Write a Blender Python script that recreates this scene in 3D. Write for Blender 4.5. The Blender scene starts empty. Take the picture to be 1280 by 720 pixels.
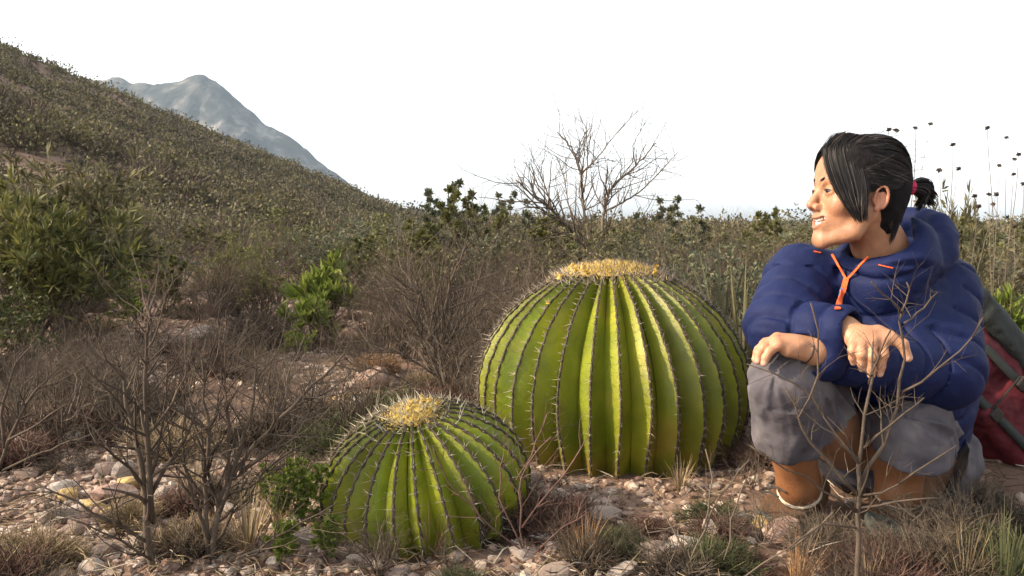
import bpy, math, random
import numpy as np
from mathutils import Vector, Matrix, Euler

# ------------------------------------------------------------------ camera, sky, sun, exposure
scene = bpy.context.scene
COL = scene.collection
F_PX, CX, CY, HORIZON = 1000.0, 640.0, 360.0, 282.0      # photo is 1280 x 720
CAM_H = 0.675
PITCH = math.atan((CY - HORIZON) / F_PX)
cam_data = bpy.data.cameras.new('camera')
cam = bpy.data.objects.new('camera', cam_data)
COL.objects.link(cam)
cam.location = (0, 0, CAM_H)
cam.rotation_euler = (math.pi / 2 - PITCH, 0, 0)
cam_data.sensor_width = 36.0
cam_data.lens = 36.0 * F_PX / 1280.0
cam_data.clip_start = 0.02
cam_data.clip_end = 6000
scene.camera = cam

SUN_AZ = math.radians(-100)      # compass bearing of the sun, 0 = +Y (away from camera), negative = left
SUN_EL = math.radians(31)
world = bpy.data.worlds.new('World')
scene.world = world
world.use_nodes = True
wn, wl = world.node_tree.nodes, world.node_tree.links
wn.clear()
w_out = wn.new('ShaderNodeOutputWorld')
w_bg = wn.new('ShaderNodeBackground')
w_sky = wn.new('ShaderNodeTexSky')
w_hsv = wn.new('ShaderNodeHueSaturation')
w_sky.sky_type = 'NISHITA'
w_sky.sun_disc = False
w_sky.sun_elevation = SUN_EL
w_sky.sun_rotation = SUN_AZ
w_sky.air_density = 1.0
w_sky.dust_density = 2.0
w_sky.ozone_density = 1.0
w_hsv.inputs['Saturation'].default_value = 0.10     # thin white cloud veil
wl.new(w_sky.outputs[0], w_hsv.inputs['Color'])
wl.new(w_hsv.outputs[0], w_bg.inputs['Color'])
wl.new(w_bg.outputs[0], w_out.inputs['Surface'])
w_bg.inputs['Strength'].default_value = 0.15

sun_data = bpy.data.lights.new('sun', 'SUN')
sun_data.energy = 3.3
sun_data.angle = math.radians(2.5)
sun_data.color = (1.0, 0.78, 0.52)
sun = bpy.data.objects.new('sun', sun_data)
COL.objects.link(sun)
_sd = Vector((math.sin(SUN_AZ) * math.cos(SUN_EL), math.cos(SUN_AZ) * math.cos(SUN_EL), math.sin(SUN_EL)))
sun.rotation_euler = _sd.to_track_quat('Z', 'Y').to_euler()
sun.location = _sd * 30

scene.view_settings.view_transform = 'Standard'
scene.view_settings.look = 'None'
scene.view_settings.gamma = 1.0
scene.view_settings.exposure = 1.42
scene.view_settings.use_curve_mapping = False
scene.render.engine = 'CYCLES'
scene.cycles.max_bounces = 5
scene.cycles.diffuse_bounces = 3
scene.cycles.glossy_bounces = 2
scene.cycles.transmission_bounces = 2
scene.cycles.transparent_max_bounces = 4
scene.cycles.volume_bounces = 2
scene.cycles.use_denoising = True

# ------------------------------------------------------------------ helpers
RNG = random.Random(7)
NR = np.random.default_rng(11)
CP, SP = math.cos(PITCH), math.sin(PITCH)

def P(px, py, Y):
    """a photo pixel at ground distance Y (metres along +Y) as a world point"""
    u, v = (px - CX) / F_PX, (CY - py) / F_PX
    d = (u, CP + v * SP, -SP + v * CP)
    s = Y / d[1]
    return np.array([d[0] * s, Y, CAM_H + d[2] * s])

def hash3(i, j, k):
    n = (i.astype(np.int64) * 374761393 + j.astype(np.int64) * 668265263 + k.astype(np.int64) * 1274126177) & 0xffffffff
    n = ((n ^ (n >> 13)) * 1274126177) & 0xffffffff
    n = (n ^ (n >> 16)) & 0xffffffff
    return n.astype(np.float64) / 2147483647.5 - 1.0

def vnoise(x, y, z):
    x, y, z = np.broadcast_arrays(np.asarray(x, float), np.asarray(y, float), np.asarray(z, float))
    i, j, k = np.floor(x), np.floor(y), np.floor(z)
    a, b, c = x - i, y - j, z - k
    a, b, c = a * a * (3 - 2 * a), b * b * (3 - 2 * b), c * c * (3 - 2 * c)
    r = 0
    for di in (0, 1):
        for dj in (0, 1):
            for dk in (0, 1):
                w = (a if di else 1 - a) * (b if dj else 1 - b) * (c if dk else 1 - c)
                r = r + w * hash3(i + di, j + dj, k + dk)
    return r

def fbm(x, y, z=0.0, o=4):
    r, amp = 0, 1.0
    for q in range(o):
        r = r + amp * vnoise(x * 2**q + 17.3 * q, y * 2**q + 5.1 * q, z * 2**q + 3.7 * q)
        amp *= 0.5
    return r

def sstep(a, b, x):
    t = np.clip((x - a) / (b - a), 0, 1)
    return t * t * (3 - 2 * t)

def ground_z(x, y):
    x, y = np.asarray(x, float), np.asarray(y, float)
    z = 0.030 * fbm(x * 0.9, y * 0.9, 0.3, 3) + 0.02 * sstep(1.9, 2.6, y)
    far = sstep(5, 16, y)
    z = z + far * (0.18 * fbm(x * 0.12, y * 0.12, 1.7, 3))
    foot = -3.3 - 0.05 * y
    u = np.maximum(foot - x, 0) + 1.2 * fbm(x * 0.07, y * 0.07, 4.0, 3) * sstep(10, 40, y)
    u = np.maximum(u, 0)
    hill = 0.357 * u**1.05
    hill = 42 * np.tanh(hill / 42)
    hill = hill * sstep(5, 24, y) * (1 - sstep(92, 150, y))
    hill = hill * (1 + 0.05 * fbm(x * 0.15, y * 0.15, 2.0, 3))
    return z + hill

def gz(x, y):
    return float(ground_z(np.array([x]), np.array([y]))[0])

def mesh_np(name, verts, faces, mat=None, smooth=True):
    """faces: list of int arrays (n,k)"""
    me = bpy.data.meshes.new(name)
    verts = np.asarray(verts, np.float32)
    faces = [np.asarray(f, np.int32) for f in faces if len(f)]
    me.vertices.add(len(verts))
    me.vertices.foreach_set('co', verts.ravel())
    loops = np.concatenate([f.ravel() for f in faces])
    sizes = np.concatenate([np.full(len(f), f.shape[1], np.int32) for f in faces])
    starts = np.concatenate([[0], np.cumsum(sizes)[:-1]]).astype(np.int32)
    me.loops.add(len(loops))
    me.loops.foreach_set('vertex_index', loops)
    me.polygons.add(len(sizes))
    me.polygons.foreach_set('loop_start', starts)
    me.polygons.foreach_set('use_smooth', np.full(len(sizes), smooth, bool))
    me.update(calc_edges=True)
    me.validate()
    if mat:
        me.materials.append(mat)
    return me

class MB:
    """mesh collector"""
    def __init__(self):
        self.v, self.q, self.t, self.n = [], [], [], 0
    def add(self, v, q=None, t=None):
        v = np.asarray(v, float)
        if q is not None and len(q): self.q.append(np.asarray(q) + self.n)
        if t is not None and len(t): self.t.append(np.asarray(t) + self.n)
        self.v.append(v); self.n += len(v)
    def tube(self, pts, rad, sides=4, cap=False):
        pts = np.asarray(pts, float); n = len(pts)
        rad = np.broadcast_to(np.asarray(rad, float), (n,))
        tg = np.gradient(pts, axis=0)
        tg /= np.linalg.norm(tg, axis=1)[:, None] + 1e-12
        ref = np.array([0.31, 0.17, 0.93]) if abs(tg[0, 2]) < 0.8 else np.array([0.95, 0.21, 0.1])
        a = np.cross(tg, ref); a /= np.linalg.norm(a, axis=1)[:, None] + 1e-12
        b = np.cross(tg, a)
        th = np.arange(sides) * 2 * math.pi / sides
        ring = pts[:, None] + rad[:, None, None] * (np.cos(th)[None, :, None] * a[:, None] + np.sin(th)[None, :, None] * b[:, None])
        i = np.arange(n - 1)[:, None] * sides; j = np.arange(sides)[None]; j2 = (j + 1) % sides
        q = np.stack([i + j, i + j2, i + sides + j2, i + sides + j], -1).reshape(-1, 4)
        self.add(ring.reshape(-1, 3), q)
        if cap:
            base = self.n
            self.add(np.array([pts[0], pts[-1]]), None)
            s0 = base - n * sides; s1 = base - sides
            tr = []
            for k in range(sides):
                k2 = (k + 1) % sides
                tr.append((base, s0 + k2, s0 + k)); tr.append((base + 1, s1 + k, s1 + k2))
            self.t.append(np.array(tr))
    def leaves(self, pos, dirs, length, width, fold=0.25, up=None):
        pos = np.asarray(pos, float); dirs = np.asarray(dirs, float); n = len(pos)
        if n == 0: return
        dirs = dirs / (np.linalg.norm(dirs, axis=1)[:, None] + 1e-9)
        rnd = NR.normal(size=(n, 3)) if up is None else up
        side = np.cross(dirs, rnd); side /= np.linalg.norm(side, axis=1)[:, None] + 1e-9
        nor = np.cross(side, dirs)
        L = np.broadcast_to(np.asarray(length, float), (n,))[:, None]
        W = np.broadcast_to(np.asarray(width, float), (n,))[:, None]
        v = np.stack([pos, pos + dirs * L * 0.55 + side * W + nor * W * fold, pos + dirs * L - nor * W * fold,
                      pos + dirs * L * 0.55 - side * W + nor * W * fold], 1)
        i = np.arange(n)[:, None] * 4
        t = np.concatenate([i + np.array([[0, 1, 2]]), i + np.array([[0, 2, 3]])])
        self.add(v.reshape(-1, 3), None, t)
    def blade(self, base, d, length, width, droop, seg=4):
        d = np.asarray(d, float); d = d / np.linalg.norm(d)
        side = np.cross(d, [0, 0, 1.0]); side /= np.linalg.norm(side) + 1e-9
        p = np.array(base, float); pts = [p.copy()]
        for s in range(seg):
            d = d + np.array([0, 0, -droop / seg]); d /= np.linalg.norm(d)
            p = p + d * length / seg; pts.append(p.copy())
        v, w = [], [1, 1.05, 0.85, 0.55, 0.06]
        for s, q in enumerate(pts):
            ww = width * np.interp(s / seg, [0, .25, .5, .75, 1], w)
            v += [q - side * ww, q + side * ww]
        f = [(2 * s, 2 * s + 1, 2 * s + 3, 2 * s + 2) for s in range(seg)]
        self.add(v, f)
    def mesh(self, name, mat=None, smooth=True):
        return mesh_np(name, np.concatenate(self.v), ([np.concatenate(self.q)] if self.q else []) + ([np.concatenate(self.t)] if self.t else []), mat, smooth)

def obj(name, me, parent=None, **props):
    o = bpy.data.objects.new(name, me)
    COL.objects.link(o)
    if parent is not None: o.parent = parent
    for k, v in props.items(): o[k] = v
    return o

def thing(name, label, category, loc=(0, 0, 0), group=None):
    o = obj(name, None, label=label, category=category)
    o.location = loc
    o.empty_display_size = 0.1
    if group: o['group'] = group
    return o

# ------------------------------------------------------------------ materials
def mat(name, stops, scale=8.0, rough=0.8, detail=6.0, bump=0.0, bscale=None, island=0.0, objrand=0.0, trans=0.0,
        spec=0.3, attr=None, coord='Object', stretch=None, dist=0.004):
    """procedural material: noise -> colour ramp, random value per piece, bump, some translucency"""
    m = bpy.data.materials.new(name); m.use_nodes = True
    nt = m.node_tree; N, L = nt.nodes, nt.links
    b = N['Principled BSDF']; out = N['Material Output']
    b.inputs['Roughness'].default_value = rough
    b.inputs['Specular IOR Level'].default_value = spec
    tc = N.new('ShaderNodeTexCoord')
    vec = tc.outputs[coord]
    if stretch:
        mp = N.new('ShaderNodeMapping'); mp.inputs['Scale'].default_value = stretch
        L.new(vec, mp.inputs['Vector']); vec = mp.outputs[0]
    nz = N.new('ShaderNodeTexNoise'); nz.inputs['Scale'].default_value = scale; nz.inputs['Detail'].default_value = detail
    L.new(vec, nz.inputs['Vector'])
    fac = nz.outputs['Fac']
    if island or objrand:
        src = N.new('ShaderNodeNewGeometry').outputs['Random Per Island'] if island else N.new('ShaderNodeObjectInfo').outputs['Random']
        w = island or objrand
        mx = N.new('ShaderNodeMix'); mx.data_type = 'FLOAT'; mx.inputs[0].default_value = w
        L.new(fac, mx.inputs[2]); L.new(src, mx.inputs[3]); fac = mx.outputs[0]
    rp = N.new('ShaderNodeValToRGB'); L.new(fac, rp.inputs[0])
    el = rp.color_ramp.elements
    while len(el) < len(stops): el.new(0.5)
    for e, (p, c) in zip(el, stops):
        e.position = p; e.color = (*c, 1)
    col = rp.outputs[0]
    if attr:
        at = N.new('ShaderNodeAttribute'); at.attribute_name = attr
        mm = N.new('ShaderNodeMix'); mm.data_type = 'RGBA'; mm.blend_type = 'MULTIPLY'; mm.inputs[0].default_value = 1
        L.new(col, mm.inputs[6]); L.new(at.outputs['Color'], mm.inputs[7]); col = mm.outputs[2]
    L.new(col, b.inputs['Base Color'])
    if bump:
        bz = N.new('ShaderNodeTexNoise'); bz.inputs['Scale'].default_value = bscale or scale * 4; bz.inputs['Detail'].default_value = 5
        L.new(vec, bz.inputs['Vector'])
        bp = N.new('ShaderNodeBump'); bp.inputs['Strength'].default_value = bump; bp.inputs['Distance'].default_value = dist
        L.new(bz.outputs['Fac'], bp.inputs['Height']); L.new(bp.outputs[0], b.inputs['Normal'])
    if trans:
        tr = N.new('ShaderNodeBsdfTranslucent'); L.new(col, tr.inputs['Color'])
        ms = N.new('ShaderNodeMixShader'); ms.inputs[0].default_value = trans
        L.new(b.outputs[0], ms.inputs[1]); L.new(tr.outputs[0], ms.inputs[2]); L.new(ms.outputs[0], out.inputs['Surface'])
    return m

M = {}
M['soil'] = mat('soil', [(0.25, (0.070, 0.042, 0.030)), (0.5, (0.15, 0.094, 0.068)), (0.72, (0.25, 0.17, 0.13))], 3.0, 0.95, 10, 0.9, 45, dist=0.012)
M['stone'] = mat('stone', [(0.15, (0.15, 0.105, 0.085)), (0.4, (0.26, 0.20, 0.165)), (0.65, (0.35, 0.29, 0.25)), (0.9, (0.48, 0.43, 0.38))], 14, 0.9, 8, 0.5, 60, objrand=0.6)
M['pebble'] = mat('pebble', [(0.1, (0.13, 0.080, 0.060)), (0.4, (0.23, 0.16, 0.125)), (0.65, (0.31, 0.235, 0.19)), (0.9, (0.47, 0.39, 0.32))], 14, 0.9, 5, 0.4, 90, island=0.75)
M['yellow_stone'] = mat('yellow_stone', [(0.35, (0.22, 0.17, 0.13)), (0.48, (0.36, 0.25, 0.11)), (0.62, (0.46, 0.33, 0.13)), (0.8, (0.50, 0.43, 0.30))], 2.2, 0.9, 6, 0.4, 60)
M['red_stone'] = mat('red_stone', [(0.35, (0.19, 0.115, 0.09)), (0.5, (0.27, 0.175, 0.14)), (0.65, (0.34, 0.26, 0.22))], 2.5, 0.9, 6, 0.4, 60)
M['mountain'] = mat('mountain', [(0.38, (0.016, 0.020, 0.020)), (0.50, (0.034, 0.036, 0.034)), (0.60, (0.080, 0.078, 0.072)), (0.72, (0.19, 0.18, 0.165))], 0.05, 0.95, 12, 0.8, 0.08, dist=6)
M['twig_grey'] = mat('twig_grey', [(0.2, (0.042, 0.031, 0.022)), (0.5, (0.094, 0.071, 0.051)), (0.85, (0.20, 0.16, 0.12))], 30, 0.9, 5, 0.4, 160, island=0.55)
M['twig_dark'] = mat('twig_dark', [(0.2, (0.028, 0.020, 0.015)), (0.5, (0.064, 0.047, 0.035)), (0.85, (0.135, 0.104, 0.078))], 30, 0.9, 5, 0.4, 160, island=0.5)
M['twig_pale'] = mat('twig_pale', [(0.2, (0.17, 0.14, 0.11)), (0.5, (0.30, 0.26, 0.21)), (0.85, (0.46, 0.41, 0.34))], 30, 0.9, 5, 0.3, 160, island=0.5)
M['twig_red'] = mat('twig_red', [(0.2, (0.05, 0.026, 0.020)), (0.5, (0.11, 0.06, 0.046)), (0.85, (0.21, 0.13, 0.10))], 30, 0.9, 5, 0.3, 160, island=0.6)
M['straw'] = mat('straw', [(0.15, (0.15, 0.105, 0.06)), (0.5, (0.29, 0.215, 0.125)), (0.85, (0.43, 0.345, 0.215))], 30, 0.85, 3, island=0.7, trans=0.2)
M['orange_straw'] = mat('orange_straw', [(0.15, (0.17, 0.085, 0.04)), (0.5, (0.30, 0.17, 0.085)), (0.85, (0.44, 0.29, 0.16))], 30, 0.85, 3, island=0.7, trans=0.2)
M['leaf_dark'] = mat('leaf_dark', [(0.15, (0.030, 0.036, 0.013)), (0.5, (0.064, 0.074, 0.024)), (0.85, (0.12, 0.125, 0.042))], 3, 0.6, 3, island=0.65, trans=0.3)
M['leaf_mid'] = mat('leaf_mid', [(0.15, (0.046, 0.052, 0.016)), (0.5, (0.10, 0.108, 0.030)), (0.85, (0.19, 0.175, 0.055))], 3, 0.6, 3, island=0.65, trans=0.3)
M['leaf_bright'] = mat('leaf_bright', [(0.15, (0.07, 0.10, 0.015)), (0.5, (0.14, 0.185, 0.03)), (0.85, (0.24, 0.27, 0.06))], 4, 0.55, 3, island=0.6, trans=0.35)
M['leaf_olive'] = mat('leaf_olive', [(0.15, (0.058, 0.055, 0.028)), (0.5, (0.11, 0.10, 0.048)), (0.85, (0.18, 0.16, 0.08))], 3, 0.7, 3, island=0.65, trans=0.25)
M['leaf_grey'] = mat('leaf_grey', [(0.15, (0.05, 0.058, 0.036)), (0.5, (0.10, 0.11, 0.066)), (0.85, (0.17, 0.175, 0.105))], 3, 0.7, 3, island=0.65, trans=0.2)
M['scrub_brown'] = mat('scrub_brown', [(0.15, (0.040, 0.036, 0.025)), (0.5, (0.080, 0.070, 0.046)), (0.85, (0.14, 0.118, 0.078))], 3, 0.8, 3, island=0.65, trans=0.15)
M['leaf_dry'] = mat('leaf_dry', [(0.15, (0.14, 0.085, 0.045)), (0.5, (0.27, 0.17, 0.085)), (0.85, (0.42, 0.30, 0.17))], 3, 0.8, 3, island=0.7, trans=0.25)
M['moss'] = mat('moss', [(0.15, (0.035, 0.045, 0.02)), (0.5, (0.075, 0.085, 0.036)), (0.85, (0.14, 0.14, 0.065))], 30, 0.8, 3, island=0.65, trans=0.2)
M['cactus'] = mat('cactus', [(0.25, (0.100, 0.124, 0.007)), (0.5, (0.152, 0.178, 0.009)), (0.75, (0.23, 0.238, 0.014))], 9, 0.48, 7, 0.35, 120, spec=0.35, attr='tint', dist=0.002)
M['areole'] = mat('areole', [(0.3, (0.030, 0.022, 0.016)), (0.7, (0.085, 0.066, 0.048))], 60, 0.95, 4, 0.5, 200)
M['spine'] = mat('spine', [(0.15, (0.055, 0.042, 0.034)), (0.5, (0.15, 0.12, 0.095)), (0.85, (0.36, 0.31, 0.25))], 60, 0.6, 3, island=0.7)
M['spine_pale'] = mat('spine_pale', [(0.15, (0.085, 0.070, 0.050)), (0.5, (0.21, 0.185, 0.13)), (0.85, (0.42, 0.39, 0.30))], 60, 0.6, 3, island=0.7)
M['wool'] = mat('wool', [(0.08, (0.12, 0.07, 0.03)), (0.35, (0.42, 0.27, 0.07)), (0.6, (0.58, 0.42, 0.11)), (0.9, (0.74, 0.62, 0.28))], 60, 0.9, 3, island=0.7, trans=0.25)
M['bud'] = mat('bud', [(0.3, (0.50, 0.30, 0.04)), (0.7, (0.72, 0.52, 0.12))], 60, 0.6, 3, 0.4, 150)

# ------------------------------------------------------------------ ground, mountain
def build_ground():
    def axis(lo, hi, c, a, n):
        t = np.linspace(math.asinh((lo - c) / a), math.asinh((hi - c) / a), n)
        return c + a * np.sinh(t)
    xs = axis(-1500, 1500, -0.2, 0.9, 300); ys = axis(-1500, 1500, 2.2, 0.9, 300)
    X, Y = np.meshgrid(xs, ys)
    Z = ground_z(X, Y) + 0.012 * fbm(X * 6, Y * 6, 0.0, 3) * (np.hypot(X, Y) < 30)
    v = np.stack([X, Y, Z], -1).reshape(-1, 3)
    n = len(xs)
    i, j = np.meshgrid(np.arange(n - 1), np.arange(n - 1)); k = (j * n + i).ravel()
    g = obj('ground', mesh_np('ground', v, [np.stack([k, k + 1, k + n + 1, k + n], -1)], M['soil']), kind='structure')
    return g

def build_mountain():
    px = [-250, -60, 60, 150, 200, 240, 262, 292, 330, 372, 420, 450, 478, 520]
    py = [60, 105, 104, 97, 108, 98, 94, 112, 150, 175, 214, 238, 256, 262]
    n, m = 190, 70
    xs = np.linspace(-860, -100, n); t = np.linspace(0, 1, m)
    zr = np.interp(xs, [(p - 640) * 0.95 for p in px], [(HORIZON - q) * 0.95 for q in py])
    X = np.repeat(xs[None], m, 0)
    Y = 700 + 520 * np.repeat(t[:, None], n, 1)
    prof = np.interp(t, [0, 0.2, 0.48, 0.6, 1], [0.0, 0.22, 1, 0.8, 0.0])[:, None]
    # ridge line is at Y=950 (t about 0.48)
    rid = 1 - np.abs(fbm(X * 0.012, Y * 0.006, 0.5, 5)) * 0.55
    rid = rid + 0.10 * fbm(X * 0.05, Y * 0.03, 1.5, 5)
    top = np.abs(t - 0.48)[:, None]
    rid = 1 + (rid - 0.8) * sstep(0.0, 0.18, top)
    rough = 2.6 * fbm(X * 0.07, 0 * Y, 2.0, 4)
    Z = zr[None] * prof * rid + rough * prof - 1.5 + 5.5 * prof * sstep(0.01, 0.12, top) * (np.abs(fbm(X * 0.035, Y * 0.02, 6.0, 5)) - .4)
    v = np.stack([X, Y, Z], -1).reshape(-1, 3)
    i, j = np.meshgrid(np.arange(n - 1), np.arange(m - 1)); k = (j * n + i).ravel()
    obj('mountain', mesh_np('mountain', v, [np.stack([k, k + 1, k + n + 1, k + n], -1)], M['mountain']), kind='structure')

def ico(sub=1):
    import bmesh
    bm = bmesh.new(); bmesh.ops.create_icosphere(bm, subdivisions=sub, radius=1.0)
    v = np.array([x.co[:] for x in bm.verts]); f = np.array([[x.index for x in p.verts] for p in bm.faces]); bm.free()
    return v, f

FOOTPRINTS = []      # (x, y, r) kept clear of stones

def free_spot(x, y, r=0.0):
    return all((x - a)**2 + (y - b)**2 > (c + r)**2 for a, b, c in FOOTPRINTS)

def stone_area(x, y):
    """how stony the ground is here"""
    px = CX + F_PX * x / max(y, 0.3)
    s = 0.35
    if px < 470 and y < 7: s = 1.0
    if 640 < px < 1040 and y < 2.6: s = 0.9
    return s * (0.55 + 0.6 * float(vnoise(x * 1.7, y * 1.7, 9.0)))

def build_stones(ground):
    iv, f = ico(2)
    iv1, f1 = ico(1)
    protos = []
    for k in range(9):
        m_ = M['stone']
        if k == 7: m_ = M['yellow_stone']
        if k == 8: m_ = M['red_stone']
        s = np.array([1.0, RNG.uniform(0.6, 0.95), RNG.uniform(0.45, 0.75)])
        d = 1 + 0.28 * vnoise(iv[:, 0] * 1.3 + 9 * k, iv[:, 1] * 1.3, iv[:, 2] * 1.3) + 0.10 * vnoise(iv[:, 0] * 3.3, iv[:, 1] * 3.3 + 5 * k, iv[:, 2] * 3.3)
        v = iv * d[:, None]
        # flat broken faces
        for c in range(5):
            nn = NR.normal(size=3); nn /= np.linalg.norm(nn); dd = v @ nn; lim = RNG.uniform(0.55, 0.85)
            v = v - np.maximum(dd - lim, 0)[:, None] * nn * 0.9
        protos.append(mesh_np('stone', v * s, [f], m_, smooth=False))
    def put(x, y, r, k):
        o = obj('stone', protos[k], ground)
        o.location = (x, y, gz(x, y) + r * RNG.uniform(0.0, 0.3))
        o.scale = (r * RNG.uniform(0.8, 1.25), r * RNG.uniform(0.8, 1.25), r * RNG.uniform(0.75, 1.1))
        o.rotation_euler = (RNG.uniform(-.3, .3), RNG.uniform(-.3, .3), RNG.uniform(0, 6.28))
    # the ones that stand out in the photograph
    for px, y, r, k in [(150, 2.02, .042, 7), (135, 1.95, .062, 8), (73, 1.95, .032, 7), (100, 1.88, .036, 7), (120, 1.82, .030, 7), (468, 3.2, .10, 8), (430, 2.95, .055, 7),
                        (520, 3.05, .06, 0), (395, 2.75, .055, 1), (448, 2.8, .06, 2), (365, 1.88, .018, 7), (345, 1.95, .020, 7), (880, 1.75, .038, 0), (960, 1.7, .04, 7), (985, 1.66, .05, 8),
                        (1010, 1.62, .035, 8), (930, 1.72, .035, 2), (20, 2.1, .04, 3), (290, 4.3, .09, 0), (330, 4.7, .10, 4), (250, 4.6, .08, 2), (270, 5.6, .20, 1), (440, 4.6, .16, 8)]:
        put((px - 640) / 1000 * y, y, r, k)
    n = 0
    while n < 277:
        y = 1.45 + 5.5 * RNG.random()**2.0
        px = RNG.uniform(-40, 1320)
        x = (px - 640) / 1000 * y
        if RNG.random() > stone_area(x, y): continue
        r = RNG.choice([.013, .016, .021, .028, .038]) * (0.8 + 0.13 * y) * RNG.uniform(.8, 1.2)
        if not free_spot(x, y, r): continue
        put(x, y, r, RNG.choice([0, 1, 2, 3, 4, 5, 6, 0, 1, 2, 3, 4, 5, 6, 8] if RNG.random() < 0.985 else [7])); n += 1
    pb = MB()
    while pb.n < 14000 * 12:
        y = 1.2 + 8 * RNG.random()**2.2
        px = RNG.uniform(-90, 1520)
        x = (px - 640) / 1000 * y
        if RNG.random() > stone_area(x, y) or not free_spot(x, y, .01): continue
        r = RNG.uniform(.004, .017) * (0.75 + 0.14 * y)
        v = ICO0[0]
        d = 1 + 0.3 * NR.uniform(-1, 1, len(v))
        a = RNG.uniform(0, 6.28); ca, sa = math.cos(a), math.sin(a)
        vv = v * d[:, None] * np.array([1.0, RNG.uniform(.6, 1), RNG.uniform(.45, .8)]) * r
        vv = np.stack([vv[:, 0] * ca - vv[:, 1] * sa, vv[:, 0] * sa + vv[:, 1] * ca, vv[:, 2]], -1)
        pb.add(vv + np.array([x, y, gz_fast(x, y) + r * .2]), None, ICO0[1])
    obj('pebble', pb.mesh('pebble', M['pebble'], smooth=False), ground, kind='stuff')

def ico0():
    import bmesh
    bm = bmesh.new(); bmesh.ops.create_icosphere(bm, subdivisions=1, radius=1.0)
    v = np.array([x.co[:] for x in bm.verts]); f = np.array([[x.index for x in p.verts] for p in bm.faces]); bm.free()
    return v, f
ICO0 = ico0()

_gx = np.linspace(-9, 9, 361); _gy = np.linspace(0.5, 12, 231)
_GX, _GY = np.meshgrid(_gx, _gy); _GZ = ground_z(_GX, _GY) + 0.012 * fbm(_GX * 6, _GY * 6, 0.0, 3)
def gz_fast(x, y):
    i = min(max((x + 9) / 0.05, 0), 359.99); j = min(max((y - 0.5) / 0.05, 0), 229.99)
    a, b = int(i), int(j); u, v = i - a, j - b
    return float((_GZ[b, a] * (1 - u) + _GZ[b, a + 1] * u) * (1 - v) + (_GZ[b + 1, a] * (1 - u) + _GZ[b + 1, a + 1] * u) * v)

# ------------------------------------------------------------------ barrel cacti
def spikes(mb, base, d, L, r):
    """thin three-sided thorns"""
    base = np.asarray(base, float); d = np.asarray(d, float); d = d / (np.linalg.norm(d, axis=1)[:, None] + 1e-9)
    n = len(base)
    rr = NR.normal(size=(n, 3)); a = np.cross(d, rr); a /= np.linalg.norm(a, axis=1)[:, None]; b = np.cross(d, a)
    L = np.broadcast_to(L, (n,))[:, None]; r = np.broadcast_to(r, (n,))[:, None]
    curve = a * L * 0.12
    v = [base + r * (math.cos(t) * a + math.sin(t) * b) for t in (0, 2.094, 4.189)] + [base + d * L + curve]
    v = np.stack(v, 1).reshape(-1, 3)
    i = np.arange(n)[:, None] * 4
    mb.add(v, None, np.concatenate([i + np.array([[0, 1, 3]]), i + np.array([[1, 2, 3]]), i + np.array([[2, 0, 3]])]))

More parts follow.
